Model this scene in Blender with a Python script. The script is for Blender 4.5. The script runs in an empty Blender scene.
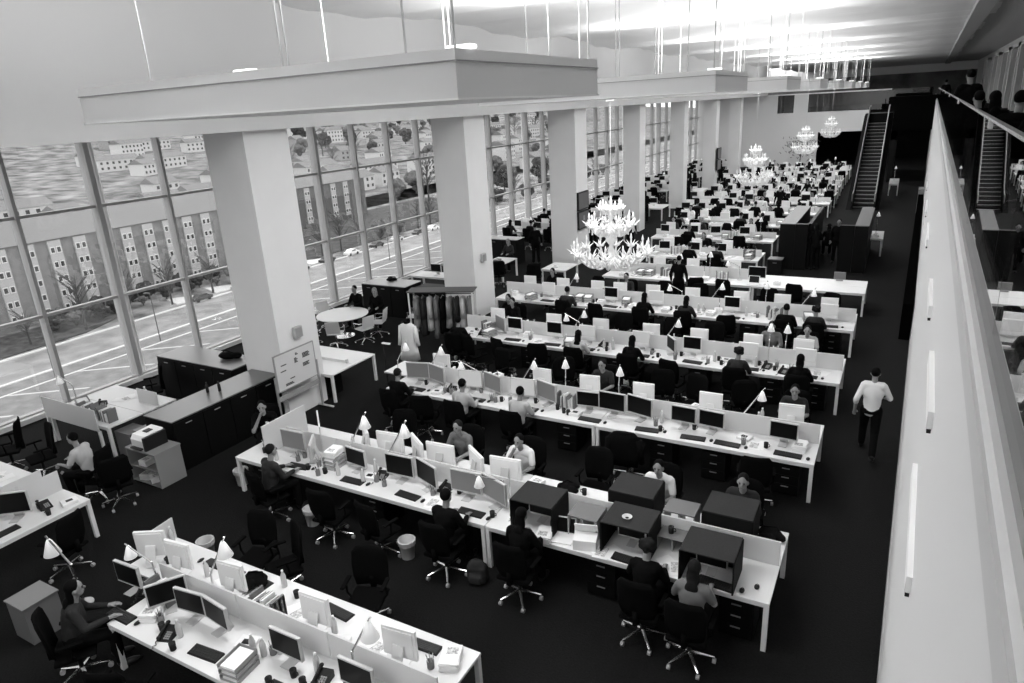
import bpy, bmesh, math, random
from mathutils import Vector, Matrix, Euler
PI = math.pi
C = bpy.context.scene.collection
RND = random.Random(11)

# ---------------- camera, world, light, exposure ----------------
sc = bpy.context.scene
cam = bpy.data.cameras.new('camera')
camo = bpy.data.objects.new('camera', cam)
C.objects.link(camo)
MX = Matrix(((0.87551794, 0.48019779, -0.05365089), (0.11029877, -0.30672634, -0.94538518), (-0.47042801, 0.82178406, -0.32150963)))
r0, r1, r2 = MX[0], -MX[1], -MX[2]
camo.matrix_world = Matrix(((r0[0], r1[0], r2[0], 0), (r0[1], r1[1], r2[1], 0), (r0[2], r1[2], r2[2], 6.5), (0, 0, 0, 1)))
cam.sensor_width = 36
cam.lens = 684.54 / 1024 * 36
cam.clip_start = 0.02
cam.clip_end = 3000
sc.camera = camo

w = bpy.data.worlds.new('overcast_sky')
sc.world = w
w.use_nodes = True
w.node_tree.nodes['Background'].inputs[0].default_value = (0.86, 0.86, 0.86, 1)
w.node_tree.nodes['Background'].inputs[1].default_value = 3.0
sc.view_settings.view_transform = 'Standard'
sc.view_settings.look = 'None'
sc.view_settings.gamma = 1
sc.view_settings.use_curve_mapping = False
sc.view_settings.exposure = 0.0
sc.cycles.use_denoising = True
sc.cycles.max_bounces = 8
sc.cycles.diffuse_bounces = 3
sc.cycles.transparent_max_bounces = 12

def area_light(name, loc, sx, sy, watt, up=False, parent=None):
    l = bpy.data.lights.new(name, 'AREA')
    l.shape = 'RECTANGLE'
    l.size = sx
    l.size_y = sy
    l.energy = watt
    o = bpy.data.objects.new(name, l)
    o.location = loc
    if up:
        o.rotation_euler = (PI, 0, 0)
    C.objects.link(o)
    return o

TRAYS = [(-5.42, 6.03 + 8.25 * k) for k in range(-1, 8)]  # first tray and its lamps are unseen, added to light near fronts
UP_W, DOWN_W = 470, 255
for tx, ty in TRAYS:
    area_light('tray_uplight', (tx, ty, 7.05), 4.4, 1.8, UP_W, True)
    area_light('tray_downlight', (tx, ty, 6.57), 4.2, 1.7, DOWN_W)

# ---------------- materials ----------------
MATS = {}
def mat(name, v, rough=0.6, metal=0.0, emit=0.0, noise=0.0, nscale=5.0, bump=0.0, spec=0.5, translucent=0.0, stretch=None):
    if name in MATS:
        return MATS[name]
    m = bpy.data.materials.new(name)
    m.use_nodes = True
    nt = m.node_tree
    b = nt.nodes['Principled BSDF']
    b.inputs['Base Color'].default_value = (v, v, v, 1)
    b.inputs['Roughness'].default_value = rough
    b.inputs['Metallic'].default_value = metal
    b.inputs['Specular IOR Level'].default_value = spec
    if emit:
        b.inputs['Emission Color'].default_value = (1, 1, 1, 1)
        b.inputs['Emission Strength'].default_value = emit
    if noise or bump:
        tc = nt.nodes.new('ShaderNodeTexCoord')
        mp = nt.nodes.new('ShaderNodeMapping')
        if stretch:
            mp.inputs['Scale'].default_value = stretch
        n = nt.nodes.new('ShaderNodeTexNoise')
        n.inputs['Scale'].default_value = nscale
        n.inputs['Detail'].default_value = 5
        nt.links.new(tc.outputs['Object'], mp.inputs['Vector'])
        nt.links.new(mp.outputs[0], n.inputs['Vector'])
        if noise:
            cr = nt.nodes.new('ShaderNodeMapRange')
            cr.inputs['From Min'].default_value = 0.3
            cr.inputs['From Max'].default_value = 0.7
            cr.inputs['To Min'].default_value = max(v - noise, 0.0)
            cr.inputs['To Max'].default_value = v + noise
            nt.links.new(n.outputs['Fac'], cr.inputs['Value'])
            nt.links.new(cr.outputs[0], b.inputs['Base Color'])
        if bump:
            bp = nt.nodes.new('ShaderNodeBump')
            bp.inputs['Strength'].default_value = bump
            bp.inputs['Distance'].default_value = 0.02
            nt.links.new(n.outputs['Fac'], bp.inputs['Height'])
            nt.links.new(bp.outputs[0], b.inputs['Normal'])
    if translucent:
        out = nt.nodes['Material Output']
        tl = nt.nodes.new('ShaderNodeBsdfTranslucent')
        tl.inputs[0].default_value = (v, v, v, 1)
        mx = nt.nodes.new('ShaderNodeMixShader')
        mx.inputs[0].default_value = translucent
        nt.links.new(b.outputs[0], mx.inputs[1])
        nt.links.new(tl.outputs[0], mx.inputs[2])
        nt.links.new(mx.outputs[0], out.inputs[0])
    MATS[name] = m
    return m

def glass_mat(name, tint, base=0.05, top=0.95, power=5.0):
    m = bpy.data.materials.new(name)
    m.use_nodes = True
    nt = m.node_tree
    nt.nodes.remove(nt.nodes['Principled BSDF'])
    out = nt.nodes['Material Output']
    tr = nt.nodes.new('ShaderNodeBsdfTransparent')
    tr.inputs[0].default_value = (tint, tint, tint, 1)
    gl = nt.nodes.new('ShaderNodeBsdfGlossy')
    gl.inputs['Roughness'].default_value = 0.0
    gl.inputs[0].default_value = (1, 1, 1, 1)
    lw = nt.nodes.new('ShaderNodeLayerWeight')
    lw.inputs['Blend'].default_value = 0.5
    pw = nt.nodes.new('ShaderNodeMath'); pw.operation = 'POWER'; pw.inputs[1].default_value = power
    ml = nt.nodes.new('ShaderNodeMath'); ml.operation = 'MULTIPLY_ADD'; ml.inputs[1].default_value = top; ml.inputs[2].default_value = base
    mx = nt.nodes.new('ShaderNodeMixShader')
    nt.links.new(lw.outputs['Facing'], pw.inputs[0])
    nt.links.new(pw.outputs[0], ml.inputs[0])
    nt.links.new(ml.outputs[0], mx.inputs[0])
    nt.links.new(tr.outputs[0], mx.inputs[1])
    nt.links.new(gl.outputs[0], mx.inputs[2])
    nt.links.new(mx.outputs[0], out.inputs[0])
    MATS[name] = m
    return m

WHITE = mat('white_laminate', 0.72, 0.45)
LEGW = mat('white_powder_coat', 0.7, 0.4)
PAINT = mat('white_paint', 0.62, 0.8, bump=0.03, nscale=30)
COLP = mat('column_plaster', 0.7, 0.85, noise=0.015, nscale=1.5)
BLACK = mat('black_plastic', 0.008, 0.5, spec=0.3)
CHAIRB = mat('black_mesh_fabric', 0.004, 0.95, spec=0.03)
CHROME = mat('polished_aluminium', 0.75, 0.25, 1.0)
SILVER = mat('silver_plastic', 0.5, 0.35)
GREY = mat('grey_plastic', 0.3, 0.5)
IMAC = mat('white_plastic', 0.8, 0.3)
SCR = mat('dark_screen', 0.004, 0.35, spec=0.12)
SCRG = mat('grey_lit_screen', 0.1, 0.4, emit=0.06)
SCRW = mat('white_lit_screen', 0.3, 0.4, emit=0.3)
PAPER = mat('paper', 0.85, 0.8)
PAPERG = mat('printed_paper', 0.5, 0.8, noise=0.3, nscale=40)
CARD = mat('cardboard_grey', 0.16, 0.7)
FROST = mat('frosted_screen_panel', 0.77, 0.5, translucent=0.45)
CHARC = mat('charcoal_board', 0.008, 0.7, spec=0.1)
CHARCT = mat('charcoal_felt_top', 0.022, 0.8, noise=0.004, nscale=60, spec=0.2)
BLKW = mat('black_cabinet_lacquer', 0.004, 0.5, spec=0.1)
GTOP = mat('grey_linoleum_top', 0.13, 0.3)
CARPET = mat('dark_carpet', 0.0075, 0.95, noise=0.003, nscale=40, bump=0.3, spec=0.1)
SHADE = mat('white_lamp_shade', 0.85, 0.4, emit=0.3)
GLOWG = mat('milk_glass', 0.75, 0.2, emit=0.14)
CEIL = mat('ceiling_plaster', 0.8, 0.9)
SKIN = mat('skin', 0.24, 0.6, spec=0.3)
HAIR = mat('dark_hair', 0.004, 0.8, spec=0.05)
HAIRL = mat('light_hair', 0.16, 0.6)
HAIRG = mat('brown_hair', 0.012, 0.8, spec=0.05)
CLB = mat('black_cloth', 0.005, 0.95, spec=0.04)
CLD = mat('dark_grey_cloth', 0.022, 0.9, spec=0.2)
CLG = mat('mid_grey_cloth', 0.13, 0.9)
CLL = mat('pale_cloth', 0.42, 0.9)
CLW = mat('white_cloth', 0.7, 0.9)
CUPG = mat('clear_plastic', 0.55, 0.15)
WGLASS = glass_mat('window_glass', 0.93, 0.05, 0.5)
BGLASS = glass_mat('balustrade_glass', 0.8, 0.06, 0.9, 3.5)
DGLASS = glass_mat('tinted_glass', 0.4, 0.1, 0.6)

# ---------------- geometry helpers ----------------
def box(bm, x0, x1, y0, y1, z0, z1, mtx=None, bev=0.0):
    b = bmesh.new()
    bmesh.ops.create_cube(b, size=1)
    for v in b.verts:
        v.co = Vector((x0 + (v.co.x + 0.5) * (x1 - x0), y0 + (v.co.y + 0.5) * (y1 - y0), z0 + (v.co.z + 0.5) * (z1 - z0)))
    if bev:
        bmesh.ops.bevel(b, geom=list(b.edges), offset=bev, segments=2, profile=0.5, affect='EDGES')
    if mtx is not None:
        b.transform(mtx)
    join(bm, b)
    return bm

def join(bm, b):
    me = bpy.data.meshes.new('tmp')
    b.to_mesh(me)
    b.free()
    bm.from_mesh(me)
    bpy.data.meshes.remove(me)

def tube(bm, p, q, ra, rb=None, n=8):
    rb = ra if rb is None else rb
    p, q = Vector(p), Vector(q)
    d = q - p
    L = d.length
    if L < 1e-6:
        return bm
    rot = d.to_track_quat('Z', 'Y').to_matrix().to_4x4()
    b = bmesh.new()
    bmesh.ops.create_cone(b, cap_ends=True, cap_tris=False, segments=n, radius1=ra, radius2=max(rb, 1e-4), depth=L)
    b.transform(Matrix.Translation((p + q) / 2) @ rot)
    join(bm, b)
    return bm

def path(bm, pts, r, n=6):
    for a, b in zip(pts, pts[1:]):
        tube(bm, a, b, r, r, n)
    return bm

def ball(bm, c, r, seg=12, mtx=None):
    if isinstance(r, (int, float)):
        r = (r, r, r)
    b = bmesh.new()
    bmesh.ops.create_uvsphere(b, u_segments=seg, v_segments=max(6, seg * 2 // 3), radius=1)
    b.transform(Matrix.Translation(c) @ (mtx or Matrix()) @ Matrix.Diagonal((r[0], r[1], r[2], 1)))
    join(bm, b)
    return bm

def lathe(bm, prof, n=16, c=(0, 0, 0), cap=True):
    rings = []
    for r, z in prof:
        rings.append([bm.verts.new((c[0] + r * math.cos(2 * PI * i / n), c[1] + r * math.sin(2 * PI * i / n), c[2] + z)) for i in range(n)])
    for a, b in zip(rings, rings[1:]):
        for i in range(n):
            bm.faces.new((a[i], a[(i + 1) % n], b[(i + 1) % n], b[i]))
    if cap:
        bm.faces.new(list(reversed(rings[0])))
        bm.faces.new(rings[-1])
    return bm

def loft(bm, rings, cap=True):
    rs = [[bm.verts.new(p) for p in r] for r in rings]
    n = len(rs[0])
    for a, b in zip(rs, rs[1:]):
        for i in range(n):
            bm.faces.new((a[i], a[(i + 1) % n], b[(i + 1) % n], b[i]))
    if cap:
        bm.faces.new(list(reversed(rs[0])))
        bm.faces.new(rs[-1])
    return bm

def prism(bm, pts, axis, a, b):
    """polygon pts (u,v) pushed along axis from a to b; axis 'x': (u,v)=(y,z); 'y': (x,z); 'z': (x,y)"""
    def P(u, v, t):
        return {'x': (t, u, v), 'y': (u, t, v), 'z': (u, v, t)}[axis]
    loft(bm, [[P(u, v, a) for u, v in pts], [P(u, v, b) for u, v in pts]])
    return bm

def B():
    return bmesh.new()

def finish(bm, name, m, smooth=False):
    bmesh.ops.recalc_face_normals(bm, faces=bm.faces[:])
    me = bpy.data.meshes.new(name)
    bm.to_mesh(me)
    bm.free()
    for x in (m if isinstance(m, (list, tuple)) else [m]):
        me.materials.append(x)
    if smooth:
        for p in me.polygons:
            p.use_smooth = True
    return me

def remesh(bm, voxel, name, m, smooth_it=2):
    me = finish(bm, name, m)
    o = bpy.data.objects.new('tmp', me)
    C.objects.link(o)
    md = o.modifiers.new('r', 'REMESH')
    md.mode = 'VOXEL'
    md.voxel_size = voxel
    if smooth_it:
        s = o.modifiers.new('s', 'SMOOTH')
        s.factor = 0.5
        s.iterations = smooth_it
    dg = bpy.context.evaluated_depsgraph_get()
    me2 = bpy.data.meshes.new_from_object(o.evaluated_get(dg))
    bpy.data.objects.remove(o)
    bpy.data.meshes.remove(me)
    me2.name = name
    me2.materials.clear()
    me2.materials.append(m)
    for p in me2.polygons:
        p.use_smooth = True
        p.material_index = 0
    return me2

# ---------------- object bookkeeping ----------------
def tag(o, label=None, cat=None, group=None, kind=None):
    if label: o['label'] = label
    if cat: o['category'] = cat
    if group: o['group'] = group
    if kind: o['kind'] = kind
    return o

def obj(name, bm, m, parent=None, smooth=False, loc=None, rz=None, label=None):
    me = bm if isinstance(bm, bpy.types.Mesh) else finish(bm, name, m, smooth)
    o = bpy.data.objects.new(name, me)
    C.objects.link(o)
    if parent: o.parent = parent
    if loc is not None: o.location = loc
    if rz is not None: o.rotation_euler = (0, 0, rz)
    if label: o['label'] = label
    return o

def struct(name, bm, m, **k):
    return tag(obj(name, bm, m, **k), kind='structure')

def thing(name, label, cat, loc=(0, 0, 0), rz=0, group=None):
    o = bpy.data.objects.new(name, None)
    o.empty_display_size = 0.2
    C.objects.link(o)
    o.location = loc
    o.rotation_euler = (0, 0, rz)
    return tag(o, label, cat, group)

AUTO = []   # (object, look, key, where template)
ORD = ['', 'first', 'second', 'third', 'fourth', 'fifth', 'sixth', 'seventh', 'eighth', 'ninth', 'tenth', 'eleventh', 'twelfth', 'thirteenth', 'fourteenth',
       'fifteenth', 'sixteenth', 'seventeenth', 'eighteenth', 'nineteenth']
def ordw(n):
    if n < 20: return ORD[n]
    tens = {2: 'twent', 3: 'thirt', 4: 'fort', 5: 'fift', 6: 'sixt', 7: 'sevent', 8: 'eight', 9: 'ninet'}[n // 10]
    return tens + 'ieth' if n % 10 == 0 else tens + 'y-' + ORD[n % 10]

class Proto:
    """one kind of thing: parts [(name, mesh, subs, label)]"""
    def __init__(s, name, cat):
        s.name, s.cat, s.parts, s.flat = name, cat, [], None
    def add(s, pname, bm, m, smooth=False, subs=(), label=None):
        me = bm if isinstance(bm, bpy.types.Mesh) else finish(bm, pname, m, smooth)
        s.parts.append((pname, me, [(n_, (b_ if isinstance(b_, bpy.types.Mesh) else finish(b_, n_, m_, False)), None) for n_, b_, m_ in subs], label))
        return s
    def merged(s):
        if s.flat is None:
            bm = bmesh.new()
            slots = []
            for pn, me, subs, _ in s.parts:
                for nm, mm in [(pn, me)] + [(a, b) for a, b, _ in subs]:
                    base = len(bm.faces)
                    bm.from_mesh(mm)
                    bm.faces.ensure_lookup_table()
                    off = len(slots)
                    for f in bm.faces[base:]:
                        f.material_index += off
                    for k, mt in enumerate(mm.materials):
                        slots.append((nm, mt))
            me = bpy.data.meshes.new(s.name)
            bm.to_mesh(me)
            bm.free()
            for nm, mt in slots:
                me.materials.append(mt)
            s.flat = (me, slots)
        return s.flat

def place(p, loc, rz=0, look=None, where=None, key=None, label=None, group=None, mats=None, flat=False, scale=1.0):
    mats = mats or {}
    if flat:
        me, slots = p.merged()
        e = bpy.data.objects.new(p.name, me)
        C.objects.link(e)
        for i, (nm, mt) in enumerate(slots):
            if nm in mats:
                e.material_slots[i].link = 'OBJECT'
                e.material_slots[i].material = mats[nm]
    else:
        e = bpy.data.objects.new(p.name, None)
        e.empty_display_size = 0.1
        C.objects.link(e)
        for pn, me, subs, lb in p.parts:
            o = bpy.data.objects.new(pn, me)
            C.objects.link(o)
            o.parent = e
            if lb: o['label'] = lb
            if pn in mats:
                o.material_slots[0].link = 'OBJECT'
                o.material_slots[0].material = mats[pn]
            for sn, sm, _ in subs:
                so = bpy.data.objects.new(sn, sm)
                C.objects.link(so)
                so.parent = o
                if sn in mats:
                    so.material_slots[0].link = 'OBJECT'
                    so.material_slots[0].material = mats[sn]
    e.location = loc
    e.rotation_euler = (0, 0, rz)
    e.scale = (scale, scale, scale)
    tag(e, label, p.cat, group)
    if look:
        AUTO.append((e, look, key if key is not None else -loc[0], where or ''))
    return e

def autolabel():
    buckets = {}
    for e, look, key, where in AUTO:
        buckets.setdefault((look, where), []).append((key, e))
    for (look, where), L in buckets.items():
        L.sort(key=lambda t: t[0])
        for i, (_, e) in enumerate(L):
            if len(L) == 1:
                e['label'] = look + ' ' + where.replace('{o} from the aisle, ', 'on the ').replace('{o} from the left ', '').replace('{o} from the camera ', '').replace('{o} ', 'only one ')
            else:
                e['label'] = look + ', ' + where.replace('{o}', ordw(i + 1))

# ---------------- the room ----------------
wx = lambda y: 0.25 + 0.0225 * y            # inner face of the long white wall by the aisle
Y0, YF, YB = -6.0, 70.0, 96.0
XW = -17.8
bm = B()
bm2 = [(XW, Y0), (wx(Y0), Y0), (wx(YB), YB), (XW, YB)]
def wedge(xa, xb, ya, yb, z0, z1, m, name, kind='structure', parent=None):
    """slab following the slanting wall: xa, xb are offsets from wx(y)"""
    bm = B()
    prism(bm, [(wx(ya) + xa, ya), (wx(ya) + xb, ya), (wx(yb) + xb, yb), (wx(yb) + xa, yb)], 'z', z0, z1)
    o = obj(name, bm, m, parent)
    if kind: o['kind'] = kind
    return o
prism(bm, bm2, 'z', -0.3, 0.0)
struct('floor', bm, CARPET)
wedge(0.0, 0.12, Y0, YB, 0.0, 5.58, PAINT, 'wall_aisle')
wedge(-0.012, 0.0, Y0, YB, 0.0, 0.1, mat('grey_skirting', 0.35, 0.6), 'baseboard_aisle')
wedge(-0.012, 0.0, Y0, 57, 5.38, 5.5, mat('pale_trim', 0.5, 0.6), 'trim_1')
wedge(0.12, 4.3, Y0, YB, 4.7, 5.0, CARPET, 'floor_mezzanine')
wedge(3.7, 3.9, Y0, YB, 5.0, 8.8, PAINT, 'wall_mezzanine')
# slots let into the aisle wall
for (ya, yb, z) in ((4.3, 5.9, 3.45), (4.75, 6.0, 4.4), (7.7, 8.9, 4.3), (14.5, 16.5, 3.7), (22, 24.5, 3.1), (31, 33, 2.7)):
    t = thing('wall_slot_light', None, 'light fitting', (0, 0, 0))
    wedge(-0.035, 0.0, ya, yb, z, z + 0.12, mat('white_fitting', 0.85, 0.5), 'housing', None, t)
    wedge(-0.03, -0.005, ya, yb, z - 0.03, z, BLACK, 'diffuser', None, t)
    AUTO.append((t, 'slim white strip fitting', ya, '{o} from the camera along the tall white aisle wall'))

# ceiling with shallow transverse vaults
bm = B()
NX, NY = 2, 220
cx0, cx1 = -11.6, 1.6
rows_ = []
for j in range(NY + 1):
    y = Y0 + (YB - Y0) * j / NY
    z = 8.8 + 0.09 * math.sin(2 * PI * y / 8.25 + 1.0) + 0.035 * math.sin(2 * PI * y / 2.06)
    rows_.append([bm.verts.new((cx0 + (cx1 - cx0) * i / NX + (0.02 * y if i == NX else 0), y, z)) for i in range(NX + 1)])
for a, b in zip(rows_, rows_[1:]):
    for i in range(NX):
        bm.faces.new((a[i], a[i + 1], b[i + 1], b[i]))
for a in (rows_,):
    pass
up = [[bm.verts.new((v.co.x, v.co.y, 9.2)) for v in r] for r in rows_]
for a, b in zip(up, up[1:]):
    for i in range(NX):
        bm.faces.new((a[i], b[i], b[i + 1], a[i + 1]))
struct('ceiling', bm, CEIL, smooth=False)
wedge(0.55, 1.05, Y0, 94.0, 8.62, 9.3, mat('ceiling_groove_grey', 0.42, 0.8), 'trim_2')
wedge(0.9, 4.2, Y0, YB, 8.8, 9.2, mat('mezzanine_ceiling', 0.5, 0.9), 'ceiling_mezzanine')
# left: upper wall, soffit over the window strip, columns
bm = B()
box(bm, XW - 0.4, -11.5, Y0, YF, 6.36, 6.75)
struct('ceiling_soffit', bm, PAINT)
struct('wall_upper_window_side', box(B(), -11.8, -11.5, Y0, YF, 6.75, 9.2), PAINT)
for k in range(7):
    y = 10.0 + 8.25 * k
    c = obj('column', box(B(), -12.9 if k < 3 else -12.65, -11.7 if k < 3 else -11.78, y, y + (1.2 if k < 3 else 0.9), 0.0, 6.359), COLP)
    tag(c, ordw(k + 1) + ' tall white square column counted from the camera along the windows', 'column', 'columns along the windows', 'thing')
# columns carry small square speaker/thermostat boxes on the aisle face
for k in (0, 1, 2):
    y = 10.0 + 8.25 * k
    t = thing('wall_speaker', 'small grey box fixed to the aisle face of the ' + ordw(k + 1) + ' column', 'speaker', (-11.7, y + 0.55, 1.95), 0, 'boxes on the columns')
    obj('housing', box(B(), 0, 0.09, -0.12, 0.12, -0.13, 0.13, bev=0.01), mat('speaker_grey', 0.4), t)
    obj('grille', box(B(), 0.085, 0.1, -0.09, 0.09, -0.1, 0.1), GREY, t)
# front wall behind the camera and left return
struct('wall_front', box(B(), XW, wx(-6) + 4, Y0 - 0.2, Y0, 0, 9.2), PAINT)

# window wall
FR = mat('window_frame_grey', 0.36, 0.5)
FRL = mat('window_frame_light', 0.62, 0.5)
win_y = [10.3 + 1.96 * k for k in range(-8, 31)]
win_y = [y for y in win_y if Y0 < y < YF]
t = B()
for i, y in enumerate(win_y):
    box(t, XW - 0.12, XW + 0.14, y - 0.04, y + 0.04, 0.1, 6.4)
    k = round((y - 10.3) / 1.96)
    if k % 4 == 0:
        box(t, XW - 0.16, XW + 0.16, y - 0.1, y - 0.04, 0.1, 6.4)
for z in (0.12, 2.37, 4.73):
    box(t, XW - 0.06, XW + 0.09, Y0, YF, z - 0.035, z + 0.035)
fr = struct('window_1', t, FR)
t = B()
for i, y in enumerate(win_y):
    if round((y - 10.3) / 1.96) % 4 == 0:
        tube(t, (XW - 0.35, y + 0.35, 0.0), (XW - 0.35, y + 0.35, 6.4), 0.075, n=10)
tag(obj('window_post', t, FRL, fr), kind='structure')
g = tag(obj('window_pane', box(B(), XW - 0.012, XW + 0.0, Y0, YF, 0.12, 6.4), WGLASS, fr), kind='structure')
struct('trim_3', box(B(), XW - 0.1, XW + 0.22, Y0, YF, 0.0, 0.12), mat('sill_white', 0.7, 0.5))
# far end: white wall with openings and the gallery above
FW = B()
box(FW, XW, -7.0, YF, YF + 0.3, 0, 4.75)
box(FW, -7.0, -3.0, YF, YF + 0.3, 3.0, 4.75)
box(FW, XW, -10.6, YF, YF + 0.3, 4.75, 6.4)
box(FW, -9.2, -8.0, YF, YF + 0.3, 4.75, 6.4)
struct('wall_far', FW, mat('far_wall_white', 0.66, 0.8))
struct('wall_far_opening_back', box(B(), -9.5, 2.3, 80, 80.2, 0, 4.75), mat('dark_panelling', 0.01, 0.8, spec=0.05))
struct('floor_gallery', box(B(), XW, -1.0, YF + 0.3, YB, 4.5, 4.75), CARPET)
struct('window_2', box(B(), -10.6, 1.6, YF + 0.05, YF + 0.09, 4.75, 6.36), DGLASS)
struct('trim_4', box(B(), -11.5, -1.45, YF - 0.02, YF + 0.2, 6.3, 6.4), mat('white_rail', 0.8, 0.5))
struct('wall_gallery_back', box(B(), XW, 6.5, YB - 0.8, YB - 0.6, 4.75, 7.9), mat('gallery_dark_wall', 0.1, 0.5, noise=0.08, nscale=0.4))
struct('wall_gallery_beam', box(B(), XW, 6.5, YB - 1.4, YB - 0.6, 7.9, 9.2), CEIL)
struct('wall_far_end', box(B(), XW, wx(YB) + 0.1, YB - 0.6, YB, 0, 4.75), mat('dark_end_wall', 0.02, 0.7))
struct('wall_gallery_side', box(B(), XW - 0.2, XW, YF, YB, 0, 9.2), PAINT)
# mezzanine wall door frames and dark doors
for k, y in enumerate((38, 43, 48, 54, 62, 74)):
    x = wx(y) + 3.72
    d = tag(obj('door_%d' % (k + 1), box(B(), x - 0.05, x + 0.05, y, y + 2.6, 5.0, 8.2), mat('dark_door', 0.04, 0.4)), kind='structure')
    t = B()
    box(t, x - 0.3, x, y - 0.3, y, 5.0, 8.4); box(t, x - 0.3, x, y + 2.6, y + 2.9, 5.0, 8.4); box(t, x - 0.3, x, y - 0.3, y + 2.9, 8.2, 8.4)
    tag(obj('door_frame', t, mat('door_frame_white', 0.7, 0.5), d), kind='structure')

# balustrade: glass on the wall top, steel handrail
bal = thing('glass_balustrade', 'long glass balustrade with thin steel handrail on top of the white aisle wall', 'balustrade')
NP = 24
for k in range(NP):
    ya = -2.0 + k * 2.45
    wedge(0.04, 0.055, ya, ya + 2.43, 5.58, 6.30, BGLASS, 'glass_panel', None, bal)
wedge(0.036, 0.058, Y0, 57.0, 6.3, 6.315, CHROME, 'handrail', None, bal)
wedge(0.02, 0.08, Y0, 57.0, 5.58, 5.63, mat('steel_channel', 0.25, 0.4), 'base_channel', None, bal)
for k in range(9):
    y = 4.6 + 6 * k
    wedge(0.03, 0.065, y, y + 0.1, 6.26, 6.305, CHROME, 'clamp', None, bal)
# dark block over the passage at the escalator head, escalator
struct('wall_escalator_head', box(B(), -1.3, 1.75, 57.0, 60.0, 3.6, 5.85), mat('black_render', 0.003, 0.95, spec=0.02))
struct('wall_escalator_soffit', box(B(), -1.0, 0.9, 57.3, 60.0, 2.95, 3.6), mat('black_render', 0.003, 0.95, spec=0.02))
struct('wall_escalator_side', box(B(), -0.9, -0.55, 57.3, 66.0, 0, 3.6), mat('dark_side_panel', 0.015, 0.8, spec=0.05))
es = thing('escalator', 'dark escalator with steel-edged steps rising towards the far gallery', 'escalator', (-1.7, 44.6, 0))
bm = B()
n = 24
for i in range(n):
    box(bm, -0.55, 0.55, i * 0.37, i * 0.37 + 0.42, max(0, i * 0.19 - 0.1), i * 0.19 + 0.03)
obj('steps', bm, mat('escalator_step', 0.01, 0.6), es)
bm = B()
for i in range(n):
    box(bm, -0.55, 0.55, i * 0.37 - 0.012, i * 0.37 + 0.07, i * 0.19 + 0.03, i * 0.19 + 0.045)
obj('step_edge', bm, mat('step_edge_grey', 0.5, 0.4), es)
for s in (-1, 1):
    bm = B()
    prism(bm, [(-0.9, 0.0), (-0.9, 0.85), (0.1, 0.95), (8.9, 5.4), (10.0, 5.45), (10.0, 4.3), (8.9, 4.2), (0.6, 0.0)], 'x', s * 0.58 - 0.02, s * 0.58 + 0.02)
    pa = obj('side_panel', bm, mat('escalator_dark_steel', 0.008, 0.6, spec=0.08), es)
    bm = B()
    path(bm, [(s * 0.58, -0.95, 0.5), (s * 0.58, -0.9, 0.9), (s * 0.58, 0.1, 1.0), (s * 0.58, 8.9, 5.45), (s * 0.58, 10.0, 5.5)], 0.035, 8)
    obj('handrail', bm, mat('handrail_grey', 0.3, 0.3) if s > 0 else mat('handrail_dark', 0.1, 0.4), es)
    bm = B()
    prism(bm, [(-0.9, 0.0), (0.1, 0.35), (9.2, 4.9), (9.2, 4.0), (1.2, 0.0)], 'x', s * 0.75 - 0.12, s * 0.75 + 0.12)
    obj('outer_cladding', bm, mat('escalator_cladding', 0.004, 0.8, spec=0.05), es)
bm = B(); box(bm, -0.85, 0.85, 9.3, 11.5, 4.6, 5.0); box(bm, -0.75, 0.75, 9.2, 9.3, 3.6, 5.0)
obj('landing', bm, BLKW, es)
es.scale = (0.98, 0.98, 0.98)

# ---------------- hanging trays with cables ----------------
TRW, TRD = 4.84, 2.8
TRAYM = mat('tray_pale_grey', 0.7, 0.7)
for k, (tx, ty) in enumerate(TRAYS, -1):
    t = thing('hanging_light_tray', (ordw(k + 1) + ' hanging rectangular light tray counted from the camera') if k >= 0 else 'unseen light tray behind the camera, added to light near desks and tray fronts', 'light tray', (tx, ty, 0), 0, 'hanging light trays')
    bm = B()
    hx, hy = TRW / 2, TRD / 2
    for a in ((-hx, hx, -hy, -hy + 0.05), (-hx, hx, hy - 0.05, hy), (-hx, -hx + 0.05, -hy + 0.05, hy - 0.05), (hx - 0.05, hx, -hy + 0.05, hy - 0.05)):
        box(bm, *a, 6.6, 6.95)
    obj('fascia', bm, TRAYM, t)
    obj('fascia_lip', box(B(), -hx - 0.012, hx + 0.012, -hy - 0.012, hy + 0.012, 6.86, 6.87), mat('tray_joint', 0.3), t)
    obj('underside', box(B(), -hx - 0.015, hx + 0.015, -hy - 0.015, hy + 0.015, 6.585, 6.6), mat('tray_lip_highlight', 0.85, 0.5), t)  # overhanging white edge paints the highlight on the tray's lower edge
    for cx, n_ in ((-1.3, 1), (0.55, 2), (1.9, 1), (2.36, 1)):
        for cy in (-hy + 0.1, hy - 0.1):
            for q in range(n_):
                obj('cable', tube(B(), (cx + 0.07 * q, cy, 6.9), (cx + 0.07 * q, cy, 8.85), 0.009, n=6), mat('white_cable', 0.45, 0.5), t)
    for (cx, cy) in ((-0.1, -hy + 0.25), (2.35, -hy + 0.2), (-1.9, hy - 0.3), (1.2, hy - 0.25)):
        bm = B()
        box(bm, cx - 0.12, cx + 0.12, cy - 0.05, cy + 0.05, 6.95, 6.985, bev=0.012)
        obj('spot_lamp', bm, mat('lamp_glow', 0.9, 0.4, emit=1.2), t)

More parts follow.
